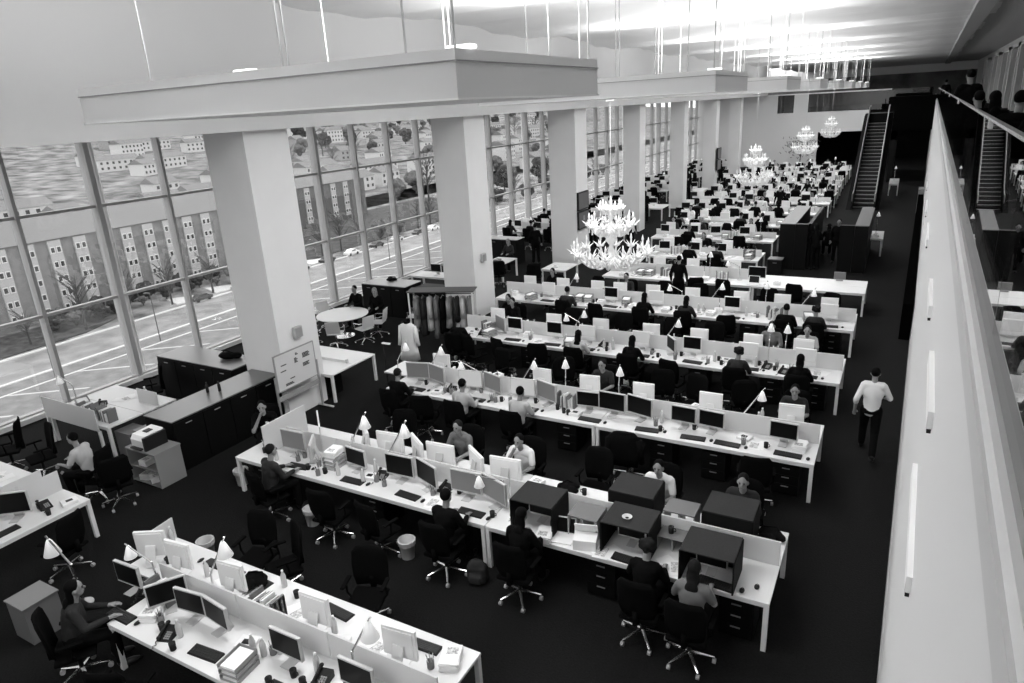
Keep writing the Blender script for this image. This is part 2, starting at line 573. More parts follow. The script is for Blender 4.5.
# ---------------- chandeliers ----------------
def chandelier_arm(r, drop, big):
    bm = B()
    pts = []
    for i in range(9):
        a = i / 8
        pts.append((0.05 + (r - 0.05) * a, 0, -drop * math.sin(a * PI) * 1.0 + 0.02 + drop * 0.5 * a * a))
    for i in range(8):
        tube(bm, pts[i], pts[i + 1], 0.02 * big, 0.018 * big, 7)
    ex, _, ez = pts[-1]
    lathe(bm, [(0.015, -0.02), (0.06 * big, 0.0), (0.075 * big, 0.03), (0.02, 0.035), (0.02, 0.14 * big), (0.03, 0.16 * big), (0.004, 0.24 * big)], 8, (ex, 0, ez))
    for s in range(5):                      # glass leaves round the cup and along the arm
        a = 2 * PI * s / 5
        tube(bm, (ex, 0, ez - 0.02), (ex + 0.13 * big * math.cos(a), 0.13 * big * math.sin(a), ez + 0.1 * big), 0.034, 0.004, 5)
    for i in (3, 5, 6):
        p = Vector(pts[i])
        tube(bm, p, p + Vector((0.02, 0.1 * big, 0.15 * big)), 0.032, 0.004, 5)
        tube(bm, p, p + Vector((0.0, -0.1 * big, 0.15 * big)), 0.032, 0.004, 5)
    tube(bm, (ex, 0, ez - 0.02), (ex, 0, ez - 0.16), 0.008, 0.02, 6)
    return bm
CH = Proto('glass_chandelier', 'chandelier')
arm_lo = finish(chandelier_arm(0.86, 0.22, 1.35), 'arm', GLOWG, True)
arm_up = finish(chandelier_arm(0.5, 0.16, 1.3), 'arm', GLOWG, True)
arm_top = finish(chandelier_arm(0.24, 0.08, 0.9), 'arm', GLOWG, True)
stem_me = finish(lathe(B(), [(0.02, 0), (0.1, 0.02), (0.16, 0.14), (0.06, 0.26), (0.09, 0.4), (0.04, 0.55), (0.13, 0.66), (0.12, 0.78), (0.04, 0.86), (0.08, 1.0), (0.03, 1.1), (0.07, 1.22), (0.07, 1.3), (0.02, 1.42), (0.035, 1.55), (0.005, 1.68)], 14), 'stem', GLOWG, True)
for k, (tx, ty) in enumerate(TRAYS, -1):
    if k % 2 == 0 or k < 0: continue
    zb = 2.83
    e = thing('glass_chandelier', {1: 'nearest large white branching glass chandelier hanging over the fifth desk row', 3: 'second white glass chandelier beyond the black boxes, above crowded desks', 5: 'small two-tier white glass chandelier beside the far wall edge', 7: 'farthest lit white glass chandelier in front of the far dark opening'}[k], 'chandelier', (tx - (0.3 if k == 1 else 0), ty + (0.6 if k == 1 else 0), zb), 0, 'white glass chandeliers')
    if k != 1: e.scale = (0.82, 0.82, 1.05)
    szc = 1 if k == 1 else 1.05
    obj('stem', stem_me, None, e)
    obj('suspension_rod', tube(B(), (0, 0, 1.6), (0, 0, (6.58 - zb) / szc), 0.005, n=6), mat('white_cable', 0.45, 0.5), e)
    obj('ceiling_rose', lathe(B(), [(0.09, (6.55 - zb) / szc), (0.09, (6.575 - zb) / szc), (0.02, (6.583 - zb) / szc)], 12), mat('grey_rose', 0.3), e)
    for m_, n_, z_, off in ((arm_lo, 14, 0.24, 0), (arm_up, 10, 0.9, 0.3), (arm_top, 7, 1.32, 0.1)):
        for i in range(n_):
            a = obj('arm', m_, None, e, loc=(0, 0, z_))
            a.rotation_euler = (0, 0, off + 2 * PI * i / n_)

# ---------------- outside ----------------
GZ = -26.0
def plane_obj(name, pts, z, m, kind='structure'):
    bm = B()
    prism(bm, pts, 'z', z - 0.3, z)
    return tag(obj(name, bm, m), kind=kind)
plane_obj('ground', [(-1400, -400), (-30, -400), (-30, 1500), (-1400, 1500)], GZ, mat('snowy_ground', 0.2, 0.9, noise=0.15, nscale=0.2))
plane_obj('lawn', [(-132, 20), (-117.5, 20), (-119.5, 62), (-124, 72), (-132, 76)], GZ + 0.15, mat('dark_lawn', 0.05, 1.0, noise=0.035, nscale=0.5))
plane_obj('lawn_beyond', [(-170, 112), (-124, 112), (-128, 230), (-170, 230)], GZ + 0.15, mat('dark_lawn', 0.045, 1.0))
plane_obj('road', [(-116, -50), (-104, -50), (-109, 480), (-123, 480)], GZ + 0.1, mat('wet_road', 0.22, 0.6, noise=0.07, nscale=0.3))
plane_obj('pavement', [(-103.5, -50), (-84, -50), (-84, 480), (-108.5, 480)], GZ + 0.2, mat('pavement_grey', 0.17, 0.8, noise=0.04, nscale=0.5))
for k, (a, b, m_) in enumerate(((-116.3, 0.5, 0.6), (-104.3, 0.6, 0.6), (-99.5, 0.3, 0.7))):
    plane_obj('kerb', [(a, -50), (a + b, -50), (a + b - 5, 480), (a - 5, 480)], GZ + 0.3, mat('kerb_light', m_))
for k in range(15):
    y = 30 + 9.5 * k
    plane_obj('road_marking', [(-100.5, y), (-92, y + 6.4), (-92, y + 6.9), (-100.5, y + 0.5)], GZ + 0.26, mat('painted_line', 0.45))
# river-side snow patches
for k in range(5):
    y = 82 + 9 * k
    plane_obj('snow_patch', [(-126, y), (-120, y - 2), (-118.5, y + 3), (-122, y + 5)], GZ + 0.2, mat('snow', 0.6))
# apartment block facing the windows
BR = mat('brown_brick_facade', 0.17, 0.9, noise=0.03, nscale=0.8)
def block(label, x, ya, yb, zt, bays, m, roofm, first, step, n):
    t = thing('apartment_building', label, 'building', (x, 0, 0))
    obj('facade', box(B(), -11, 0, ya, yb, GZ, zt), m, t)
    bm = B(); prism(bm, [(0.5, zt), (-5.5, zt + 3.6), (-11.5, zt)], 'y', ya - 0.4, yb + 0.4)
    obj('roof', bm, roofm, t)
    for i in range(n):
        y = first + step * i
        bw = obj('bay', box(B(), 0, 0.35, y - 1.15, y + 1.15, GZ + 1, zt - 0.3), mat('white_bay', 0.36, 0.8), t)
        for f in range(5):
            z = zt - 2.0 - 2.65 * f
            if z < GZ + 1: break
            for s in (-0.55, 0.55):
                w_ = obj('window', box(B(), 0.35, 0.42, y + s - 0.42, y + s + 0.42, z - 0.6, z + 0.6), mat('white_window_frame', 0.62), bw)
                obj('pane', box(B(), 0.42, 0.44, y + s - 0.3, y + s + 0.3, z - 0.45, z + 0.45), mat('dark_pane', 0.04, 0.2), w_) if False else None
                w_.data.materials.append(mat('dark_pane', 0.04, 0.2))
                b2 = bmesh.new(); b2.from_mesh(w_.data)
                n0 = len(b2.faces)
                box(b2, 0.42, 0.44, y + s - 0.3, y + s + 0.3, z - 0.45, z + 0.45)
                b2.faces.ensure_lookup_table()
                for q in b2.faces[n0:]: q.material_index = 1
                b2.to_mesh(w_.data); b2.free()
    return t
ROOFG = mat('grey_slate_roof', 0.17, 0.9)
block('long brick apartment block with white window bays across the road', -134, 44, 108, -11.4, 0, BR, ROOFG, 49.4, 4.62, 13)
block('second brick apartment block set back behind the dark trees', -165, 122, 190, -13.5, 0, mat('dark_brick_facade', 0.1, 0.9), ROOFG, 126, 6.0, 10)

# hillside
def hz(x, y):
    d = -x
    return GZ + max(0, (d - 200)) * 0.068 + 2.5 * math.sin(y * 0.013 + d * 0.006) * min(1, max(0, (d - 200) / 200))
bm = B()
gx = [-175 - 25 * i for i in range(48)]
gy = [-100 + 40 * j for j in range(44)]
vs = [[bm.verts.new((x, y, hz(x, y))) for y in gy] for x in gx]
for a, b in zip(vs, vs[1:]):
    for j in range(len(gy) - 1):
        bm.faces.new((a[j], a[j + 1], b[j + 1], b[j]))
tag(obj('hills', bm, mat('wooded_hillside', 0.14, 1.0, noise=0.13, nscale=0.12), smooth=True), kind='structure')

def house_proto(w_, d_, h_, wall):
    p = Proto('hillside_house', 'house')
    p.add('wall', box(B(), -d_ / 2, d_ / 2, -w_ / 2, w_ / 2, -3, h_), wall)
    bm = B(); prism(bm, [(-d_ / 2 - .4, h_), (0, h_ + 2.6), (d_ / 2 + .4, h_)], 'y', -w_ / 2 - .4, w_ / 2 + .4)
    p.add('roof', bm, ROOFG)
    n_ = max(2, int(w_ / 3))
    for i in range(n_):
        for z in range(int(h_ // 2.8)):
            y = -w_ / 2 + (i + 0.5) * w_ / n_
            p.add('window', box(B(), d_ / 2, d_ / 2 + 0.1, y - 0.6, y + 0.6, 1.0 + 2.8 * z, 2.3 + 2.8 * z), mat('dark_pane', 0.04, 0.2))
    return p
HW = mat('pale_render', 0.5, 0.8)
HP = [house_proto(12, 9, 6, HW), house_proto(26, 10, 6, HW), house_proto(10, 8, 6, mat('mid_render', 0.28, 0.8)), house_proto(18, 9, 9, HW)]
HL = ['pale gabled hillside house', 'long pale terrace', 'grey gabled hillside house', 'three-storey pale hillside house']
r_ = random.Random(5)
spots = []
for i in range(5000):
    if len(spots) >= 170: break
    d = r_.uniform(185, 760)
    az = r_.uniform(0.30, 2.2)         # y / -x
    x, y = -d, az * d
    if y > 1400: continue
    if d < 230 and y < 200: continue
    if all((x - a) ** 2 + (y - b) ** 2 > (13 + d * 0.028) ** 2 for a, b in spots):
        spots.append((x, y))
        if 'HX' not in globals(): HX = []
        HX.append((x, y))
        k = r_.randrange(4)
        place(HP[k], (x, y, hz(x, y)), r_.uniform(-0.3, 0.3), look=HL[k], where='{o} from the left on the hillside outside', key=y / d, group='houses on the hillside outside')
# bare trees
def tree_proto(seed, h_, dense, m):
    rr = random.Random(seed)
    p = Proto('bare_tree', 'tree')
    bm = B(); tube(bm, (0, 0, -0.5), (0, 0, h_ * 0.55), 0.28, 0.14, 7)
    p.add('trunk', bm, mat('bark', 0.05, 0.9))
    bm = B()
    for i in range(dense):
        z = h_ * rr.uniform(0.25, 0.75); a = rr.uniform(0, 2 * PI); L = h_ * rr.uniform(0.2, 0.42)
        p0 = Vector((0, 0, z)); p1 = p0 + Vector((math.cos(a) * L * 0.6, math.sin(a) * L * 0.6, L * 0.75))
        tube(bm, p0, p1, 0.09, 0.04, 5)
        for q in range(4):
            b_ = a + rr.uniform(-1, 1); s = p0.lerp(p1, rr.uniform(0.4, 1)); l2 = L * rr.uniform(0.3, 0.6)
            tube(bm, s, s + Vector((math.cos(b_) * l2 * 0.7, math.sin(b_) * l2 * 0.7, l2 * 0.6)), 0.05, 0.02, 4)
    p.add('crown', bm, m)
    return p
def bush_proto(seed, r0_, m):
    rr = random.Random(seed)
    p = Proto('bushy_tree', 'tree')
    p.add('trunk', tube(B(), (0, 0, -0.5), (0, 0, r0_ * 1.2), 0.3, 0.2, 6), mat('bark', 0.05, 0.9))
    bm = B()
    for i in range(16):
        a = rr.uniform(0, 2 * PI); q = r0_ * rr.uniform(0, 0.75)
        b_ = bmesh.new(); bmesh.ops.create_icosphere(b_, subdivisions=2, radius=r0_ * rr.uniform(0.35, 0.6))
        for v in b_.verts: v.co *= rr.uniform(0.8, 1.2)
        b_.transform(Matrix.Translation((q * math.cos(a), q * math.sin(a), r0_ * rr.uniform(0.8, 2.0))))
        join(bm, b_)
    p.add('crown', bm, m)
    return p
BT = [tree_proto(1, 9, 26, mat('twigs', 0.07, 0.9)), tree_proto(2, 12, 30, mat('twigs', 0.07, 0.9)), bush_proto(3, 3.2, mat('evergreen_foliage', 0.03, 1.0, noise=0.015, nscale=1.5)), bush_proto(4, 2.4, mat('winter_foliage', 0.09, 1.0, noise=0.04, nscale=1.5))]
TL = ['small bare tree', 'tall bare tree', 'dark bushy evergreen', 'pale bushy tree']
for i in range(34):                       # along the road and in front of the block
    y = 46 + i * 8.5 + r_.uniform(-1, 1)
    x = r_.choice([-121.5, -119.5, -122.5]) + r_.uniform(-1, 1) - (4 if y > 120 else 0)
    k = r_.randrange(4) if y > 100 else r_.choice([0, 1, 3])
    place(BT[k], (x, y, GZ), r_.uniform(0, 6), look=TL[k], where='{o} from the left beyond the road outside', key=y, group='trees beyond the road', scale=r_.uniform(0.7, 1.1))
TX = []
for i in range(3000):                      # denser wood beyond the second bay
    d = r_.uniform(142, 640); y = d * r_.uniform(0.85, 2.3)
    k = r_.choice([1, 2, 2, 3, 3])
    if len(TX) >= 190: break
    if any((x_ + d) ** 2 + (y_ - y) ** 2 < 19 ** 2 for x_, y_ in HX) or any((x_ + d) ** 2 + (y_ - y) ** 2 < (12 + d * 0.012) ** 2 for x_, y_ in TX): continue
    if 110 < y < 202 and d < 190: continue
    TX.append((-d, y))
    place(BT[k], (-d, y, max(GZ, hz(-d, y))), r_.uniform(0, 6), look='distant ' + TL[k], where='{o} from the left in the valley outside', key=y / d, group='trees in the valley', flat=True, scale=r_.uniform(1.0, 1.7))
SHR = []
for i in range(400):                      # low shrubs before the block
    y = r_.uniform(60, 108); x = r_.uniform(-132, -124.5)
    if len(SHR) > 26: break
    if any((x - a) ** 2 + (y - b) ** 2 < 9 for a, b in SHR): continue
    SHR.append((x, y))
    place(BT[r_.choice([2, 3])], (x, y, GZ), r_.uniform(0, 6), look='low round shrub', where='{o} from the left at the foot of the apartment block', key=y, group='shrubs at the apartment block', flat=True, scale=r_.uniform(0.3, 0.5))
# parked cars
CARP = Proto('parked_car', 'car')
bm = B(); prism(bm, [(-2.1, 0.3), (-2.1, 0.85), (-1.2, 0.95), (-0.7, 1.4), (0.8, 1.4), (1.4, 0.95), (2.1, 0.8), (2.1, 0.3)], 'x', -0.85, 0.85)
CARP.add('car_body', bm, mat('car_paint_light', 0.5, 0.3))
CARP.add('car_window', box(B(), -0.87, 0.87, -0.6, 0.75, 0.98, 1.3), mat('dark_pane', 0.04, 0.2))
for sx in (-0.8, 0.8):
    for sy in (-1.3, 1.3):
        CARP.add('wheel', tube(B(), (sx - 0.1, sy, 0.32), (sx + 0.1, sy, 0.32), 0.32, n=12), BLACK)
for i in range(12):
    y = 84 + i * 9 + r_.uniform(-1, 1)
    place(CARP, (-117.6 - (y - 84) * 0.012, y, GZ + 0.12), 0.02, look='parked car', where='{o} from the left along the road outside', key=y, group='cars parked along the road', mats={'car_body': r_.choice([mat('car_paint_light', 0.5, 0.3), mat('car_paint_dark', 0.05, 0.3), mat('car_paint_white', 0.7, 0.3)])})
for i, (x, y) in enumerate(((-101.5, 47), (-101.5, 63.5), (-102.5, 96), (-103.5, 125))):
    t = thing('street_lamp', None, 'street lamp', (x, y, GZ + 0.1))
    AUTO.append((t, 'tall thin street lamp', y, '{o} from the left on the pavement outside'))
    obj('pole', tube(B(), (0, 0, 0), (0, 0, 8), 0.09, 0.06, 8), mat('lamp_post_dark', 0.08), t)
    bm = B(); box(bm, -1.2, 0.05, -0.08, 0.08, 7.9, 8.05); box(bm, -1.5, -0.8, -0.15, 0.15, 7.8, 7.95)
    obj('lamp_head', bm, mat('lamp_post_dark', 0.08), t)

# ---------------- prototypes of the office things ----------------
def monitor(name, w_, h_, chin, case_m, scr_m, back_stand=True):
    p = Proto(name, 'monitor')
    z0 = 0.12
    bm = B()
    box(bm, -w_ / 2, w_ / 2, -0.012, 0.03, z0, z0 + h_ + chin, bev=0.006)
    box(bm, -w_ * 0.42, w_ * 0.42, 0.03, 0.042, z0 + 0.03, z0 + h_ + chin - 0.03)
    p.add('casing', bm, case_m)
    p.add('screen', box(B(), -w_ / 2 + 0.018, w_ / 2 - 0.018, -0.016, -0.0115, z0 + chin + 0.01, z0 + h_ + chin - 0.018), scr_m)
    bm = B()
    prism(bm, [(0.042, z0 + h_ * 0.6), (0.055, z0 + h_ * 0.6), (0.15, 0.012), (0.14, 0.0), (-0.08, 0.0), (-0.08, 0.01), (0.12, 0.012)], 'x', -0.07, 0.07)
    p.add('stand', bm, SILVER if case_m is not IMAC else IMAC)
    return p
MON = monitor('flat_monitor', 0.47, 0.30, 0.02, SILVER, SCR)
BIG = monitor('flat_monitor', 0.55, 0.36, 0.02, SILVER, SCR)
IM = monitor('flat_monitor', 0.43, 0.30, 0.09, IMAC, SCR)

KB = Proto('keyboard', 'keyboard')
bm = B(); prism(bm, [(-0.075, 0), (-0.075, 0.012), (0.075, 0.026), (0.075, 0)], 'x', -0.22, 0.22)
KB.add('tray', bm, BLACK)
bm = B()
for i in range(15):
    for j in range(5):
        x = -0.205 + i * 0.0285; y = -0.06 + j * 0.026; z = 0.014 + (y + 0.075) * 0.093
        box(bm, x, x + 0.023, y, y + 0.021, z - 0.004, z + 0.008)
KB.add('keys', bm, mat('dark_keys', 0.025, 0.5))
MOUSE = Proto('mouse', 'mouse')
MOUSE.add('shell', ball(B(), (0, 0, 0.014), (0.032, 0.055, 0.018), 12), BLACK, True)
MOUSE.add('button', box(B(), -0.004, 0.004, 0.015, 0.045, 0.022, 0.032), GREY)
PHONE = Proto('desk_phone', 'telephone')
bm = B(); prism(bm, [(-0.1, 0), (-0.1, 0.02), (0.1, 0.09), (0.1, 0)], 'x', -0.09, 0.09)
PHONE.add('base', bm, BLACK)
bm = B(); tube(bm, (-0.06, -0.09, 0.055), (-0.06, 0.1, 0.12), 0.017, n=8); ball(bm, (-0.06, -0.09, 0.05), (0.028, 0.03, 0.022), 8); ball(bm, (-0.06, 0.1, 0.115), (0.028, 0.03, 0.022), 8)
PHONE.add('handset', bm, BLACK, True)
bm = B()
for i in range(3):
    for j in range(4):
        box(bm, -0.01 + i * 0.026, 0.008 + i * 0.026, -0.08 + j * 0.024, -0.064 + j * 0.024, 0.025 + j * 0.009, 0.04 + j * 0.009)
PHONE.add('keypad', bm, GREY)
bm = B(); path(bm, [(-0.06 + 0.015 * math.cos(i * 1.3), -0.11 - i * 0.011, 0.04 - 0.03 * min(1, i / 5)) for i in range(14)], 0.004, 5)
PHONE.add('cord', bm, BLACK)

def lamp(name, base, elbow, tip, tall=False):
    p = Proto(name, 'desk lamp')
    bm = B(); lathe(bm, [(0.085, 0), (0.085, 0.012), (0.02, 0.03)], 16, (base[0], base[1], 0))
    p.add('base', bm, SILVER, False)
    bm = B(); tube(bm, (base[0], base[1], 0.02), elbow, 0.011, n=6)
    p.add('lower_arm', bm, CHROME)
    bm = B(); tube(bm, elbow, tip, 0.011, n=6); ball(bm, elbow, 0.018, 8)
    p.add('upper_arm', bm, CHROME)
    bm = B()
    q = Vector(elbow).lerp(Vector(tip), 0.88) - Vector((0, 0, 0.03))
    lathe(bm, [(0.012, 0.04), (0.03, 0.01), (0.082, -0.14), (0.077, -0.14), (0.025, 0.0)], 18, q, cap=False)
    p.add('lamp_shade', bm, SHADE, True)
    return p
LA = lamp('desk_lamp', (0, 0, 0), (0.02, 0.0, 0.3), (0.36, -0.02, 0.84))       # leaning right
LB = lamp('desk_lamp', (0, 0, 0), (-0.04, 0, 0.45), (-0.46, 0.03, 0.64))
LT = lamp('desk_lamp', (0, 0, 0), (0.0, 0.02, 0.5), (0.03, -0.03, 0.95))          # upright
LAMPS = [LA, LB, LT]

CHAIR = Proto('office_chair', 'office chair')
bm = B(); box(bm, -0.24, 0.24, -0.23, 0.23, 0.40, 0.455, bev=0.025)
CHAIR.add('seat', bm, CHAIRB)
bm = B()
rings = []
for z, w_, y, t in ((0.5, 0.21, -0.235, 0.02), (0.62, 0.25, -0.255, 0.03), (0.8, 0.26, -0.27, 0.03), (0.98, 0.25, -0.295, 0.03), (1.06, 0.19, -0.31, 0.02)):
    rings.append([(w_ * math.cos(a), y + 0.05 * (math.cos(a) ** 2) + t * math.sin(a), z) for a in [2 * PI * i / 14 for i in range(14)]])
loft(bm, rings)
box(bm, -0.03, 0.03, -0.29, -0.22, 0.41, 0.62)
CHAIR.add('backrest', bm, CHAIRB, True)
for s in (-1, 1):
    bm = B(); box(bm, s * 0.27 - 0.03, s * 0.27 + 0.03, -0.14, 0.14, 0.66, 0.69, bev=0.01); path(bm, [(s * 0.27, 0.0, 0.66), (s * 0.28, -0.02, 0.5), (s * 0.2, 0, 0.42)], 0.014, 6)
    CHAIR.add('armrest', bm, CHAIRB)
CHAIR.add('gas_column', tube(B(), (0, 0, 0.12), (0, 0, 0.42), 0.028, n=10), BLACK)
bm = B()
for i in range(5):
    a = 2 * PI * i / 5 + 0.3
    tube(bm, (0, 0, 0.14), (0.3 * math.cos(a), 0.3 * math.sin(a), 0.085), 0.026, 0.014, 6)
CHAIR.add('star_base', bm, CHROME)
for i in range(5):
    a = 2 * PI * i / 5 + 0.3
    CHAIR.add('caster', tube(B(), (0.3 * math.cos(a) - 0.02, 0.3 * math.sin(a), 0.032), (0.3 * math.cos(a) + 0.02, 0.3 * math.sin(a), 0.032), 0.032, n=10), mat('grey_caster', 0.3))
WCH = Proto('white_office_chair', 'office chair')
bm = B(); box(bm, -0.22, 0.22, -0.21, 0.21, 0.44, 0.47, bev=0.012)
WCH.add('seat', bm, mat('white_mesh_sling', 0.6))
bm = B()
loft(bm, [[(w_ * s, y + t, z) for s, t in ((-1, 0), (-0.5, 0.01), (0.5, 0.01), (1, 0), (1, -0.015), (-1, -0.015))] for z, w_, y in ((0.5, 0.21, -0.22), (0.65, 0.21, -0.25), (0.88, 0.2, -0.29))])
WCH.add('backrest', bm, mat('white_mesh_sling', 0.6))
for s in (-1, 1):
    bm = B(); path(bm, [(s * 0.23, 0.15, 0.45), (s * 0.25, 0.15, 0.64), (s * 0.25, -0.15, 0.66), (s * 0.23, -0.26, 0.7)], 0.012, 6)
    WCH.add('armrest', bm, CHROME)
WCH.add('gas_column', tube(B(), (0, 0, 0.12), (0, 0, 0.45), 0.025, n=8), CHROME)
bm = B()
for i in range(5):
    a = 2 * PI * i / 5
    tube(bm, (0, 0, 0.14), (0.3 * math.cos(a), 0.3 * math.sin(a), 0.07), 0.024, 0.014, 6); ball(bm, (0.3 * math.cos(a), 0.3 * math.sin(a), 0.03), 0.03, 8)
WCH.add('star_base', bm, CHROME)

PED = Proto('drawer_pedestal', 'drawer unit')
PED.add('cabinet_body', box(B(), -0.21, 0.21, -0.25, 0.25, 0.03, 0.58), BLKW)
for i in range(3):
    z = 0.06 + i * 0.17
    PED.add('drawer', box(B(), -0.2, 0.2, -0.262, -0.25, z, z + 0.16), BLKW, subs=[('handle', box(B(), -0.06, 0.06, -0.275, -0.262, z + 0.115, z + 0.13), mat('handle_grey', 0.16, 0.4))])
BIN = Proto('waste_bin', 'waste bin')
BIN.add('bucket', lathe(B(), [(0.10, 0.0), (0.125, 0.3), (0.135, 0.3), (0.135, 0.31), (0.118, 0.31), (0.096, 0.01)], 16, cap=False), mat('white_bin_plastic', 0.42, 0.5), True)
BIN.add('bin_bag', lathe(B(), [(0.137, 0.24), (0.142, 0.315), (0.122, 0.318), (0.11, 0.15), (0.0, 0.1)], 14, cap=False), mat('bag_plastic', 0.5, 0.3), False)
STACK = Proto('paper_stack', 'papers')
bm = B()
rr = random.Random(3)
for i in range(9):
    a = rr.uniform(-0.12, 0.12)
    box(bm, -0.105, 0.105, -0.148, 0.148, i * 0.012, i * 0.012 + 0.011, Matrix.Rotation(a, 4, 'Z'))
STACK.add('sheets', bm, PAPER)
bm = B(); box(bm, -0.08, 0.05, -0.1, 0.0, 0.107, 0.109)
STACK.add('top_sheet', bm, PAPERG)
SHEET = Proto('loose_papers', 'papers')
bm = B()
for i, (x, y, a) in enumerate(((0, 0, 0.1), (0.12, 0.05, -0.4), (-0.1, 0.08, 0.6))):
    box(bm, -0.105, 0.105, -0.148, 0.148, 0.001 + i * 0.002, 0.002 + i * 0.002, Matrix.Translation((x, y, 0)) @ Matrix.Rotation(a, 4, 'Z'))
SHEET.add('sheets', bm, PAPER)
SHEET.add('printed_sheet', box(B(), -0.07, 0.07, -0.1, 0.1, 0.0075, 0.0085), PAPERG)
BOOKS = Proto('magazine_row', 'magazines')
def book_row(seed, m):
    bm = B(); r2_ = random.Random(seed); x = -0.22
    while x < 0.2:
        t_ = r2_.uniform(0.008, 0.03); h_ = r2_.uniform(0.2, 0.3)
        box(bm, x, x + t_ * 0.85, -0.1, 0.1, 0, h_, Matrix.Rotation(0, 4, 'Y')); x += t_ + (0.12 if m else 0.0) * r2_.random()
    return bm
BOOKS.add('magazine', book_row(1, 1), PAPER)
BOOKS.add('binder', book_row(2, 1), CARD)
BOTTLE = Proto('water_bottle', 'bottle')
BOTTLE.add('bottle_body', lathe(B(), [(0.034, 0), (0.036, 0.02), (0.036, 0.15), (0.03, 0.18), (0.013, 0.22), (0.013, 0.235)], 12), CUPG, True)
BOTTLE.add('cap', tube(B(), (0, 0, 0.233), (0, 0, 0.252), 0.016, n=10), IMAC)
MUG = Proto('mug', 'mug')
MUG.add('cup', lathe(B(), [(0.035, 0), (0.04, 0.1), (0.036, 0.1), (0.031, 0.01), (0.0, 0.008)], 14, cap=False), BLACK, True)
bm = B(); path(bm, [(0.037, 0, 0.08), (0.062, 0, 0.075), (0.065, 0, 0.04), (0.036, 0, 0.025)], 0.006, 6)
MUG.add('handle', bm, BLACK)
PENS = Proto('pen_pot', 'pen pot')
PENS.add('pot', lathe(B(), [(0.04, 0), (0.042, 0.1), (0.038, 0.1), (0.035, 0.01), (0.0, 0.01)], 12, cap=False), CARD, True)
for i in range(6):
    a = i * 1.05
    PENS.add('pen', tube(B(), (0.01 * math.cos(a), 0.01 * math.sin(a), 0.01), (0.045 * math.cos(a), 0.045 * math.sin(a), 0.17), 0.004, n=5), [BLACK, IMAC, GREY][i % 3])
TRAYP = Proto('letter_tray', 'letter tray')
for k in range(3):
    z = k * 0.075
    bm = B(); box(bm, -0.13, 0.13, -0.17, 0.17, z, z + 0.006); box(bm, -0.13, -0.124, -0.17, 0.17, z, z + 0.06); box(bm, 0.124, 0.13, -0.17, 0.17, z, z + 0.06); box(bm, -0.13, 0.13, 0.164, 0.17, z, z + 0.06)
    TRAYP.add('shelf', bm, GREY)
    TRAYP.add('paper', box(B(), -0.105, 0.105, -0.15, 0.15, z + 0.007, z + 0.035), PAPER)
DEV = Proto('external_drive', 'desk device')
DEV.add('housing', box(B(), -0.12, 0.12, -0.1, 0.1, 0, 0.055, bev=0.01), IMAC)
DEV.add('panel', box(B(), -0.05, 0.05, -0.05, 0.03, 0.055, 0.058), BLACK)
LAP = Proto('laptop', 'laptop')
LAP.add('keyboard_base', box(B(), -0.17, 0.17, -0.12, 0.12, 0, 0.022), IMAC)
m4 = Matrix.Translation((0, 0.12, 0.02)) @ Matrix.Rotation(-0.3, 4, 'X')
LAP.add('lid', box(B(), -0.17, 0.17, -0.004, 0.008, 0, 0.24, m4), IMAC)
LAP.add('screen', box(B(), -0.15, 0.15, -0.008, -0.004, 0.02, 0.225, m4), SCR)
BAG = Proto('backpack', 'bag')
bm = B(); box(bm, -0.15, 0.15, -0.08, 0.1, 0, 0.3, bev=0.05); ball(bm, (0, 0.01, 0.28), (0.14, 0.08, 0.1), 12); box(bm, -0.1, 0.1, -0.13, -0.06, 0.03, 0.17, bev=0.025)
BAG.add('bag_body', remesh(bm, 0.02, 'bag_body', CLD), None, True)
bm = B(); path(bm, [(-0.03, 0, 0.4), (0, 0, 0.47), (0.03, 0, 0.4)], 0.01, 6)
BAG.add('strap', bm, CLB)
SOFT = Proto('soft_bag', 'bag')
bm = B()
for i in range(9): ball(bm, (0.16 * math.cos(i * 2.1) * (i / 9), 0.1 * math.sin(i * 2.6), 0.045 + 0.012 * (i % 3)), (0.12, 0.08, 0.05), 10, Matrix.Rotation(i * 0.9, 4, 'Z'))
SOFT.add('bag_body', remesh(bm, 0.012, 'bag_body', CLB), None)
bm = B(); path(bm, [(-0.15, 0, 0.07), (-0.1, 0.1, 0.13), (0.08, 0.12, 0.12), (0.15, 0.02, 0.07)], 0.01, 6)
SOFT.add('strap', bm, CLB)
TOTE = Proto('paper_carrier_bag', 'bag')
bm = B(); box(bm, -0.13, 0.13, -0.06, 0.06, 0, 0.3, bev=0.01)
TOTE.add('bag_body', bm, mat('carrier_bag_grey', 0.4, 0.7))
bm = B(); path(bm, [(-0.06, 0.05, 0.29), (-0.04, 0.05, 0.38), (0.04, 0.05, 0.38), (0.06, 0.05, 0.29)], 0.006, 5)
TOTE.add('handle', bm, CLB)

def hood(w_, d_, h_, zleg):
    p = Proto('monitor_hood', 'monitor hood')
    p.add('top_panel', box(B(), -w_ / 2, w_ / 2, -d_ / 2, d_ / 2, zleg + h_ - 0.02, zleg + h_, bev=0.003), CHARCT)
    for s in (-1, 1):
        p.add('side_panel', box(B(), s * w_ / 2 - 0.01, s * w_ / 2 + 0.01, -d_ / 2, d_ / 2, zleg * (0 if s < 0 else 0) + 0.0, zleg + h_ - 0.02), CHARC)
    p.add('back_panel', box(B(), -w_ / 2, w_ / 2, d_ / 2 - 0.015, d_ / 2, 0.0, zleg + h_ - 0.02), CHARC)
    return p
HOOD = hood(0.66, 0.56, 0.42, 0.06)
RISER = Proto('desk_shelf_riser', 'desk shelf')
RISER.add('shelf_top', box(B(), -0.22, 0.22, -0.2, 0.2, 0.32, 0.34, bev=0.003), mat('grey_felt_board', 0.15, 0.8))
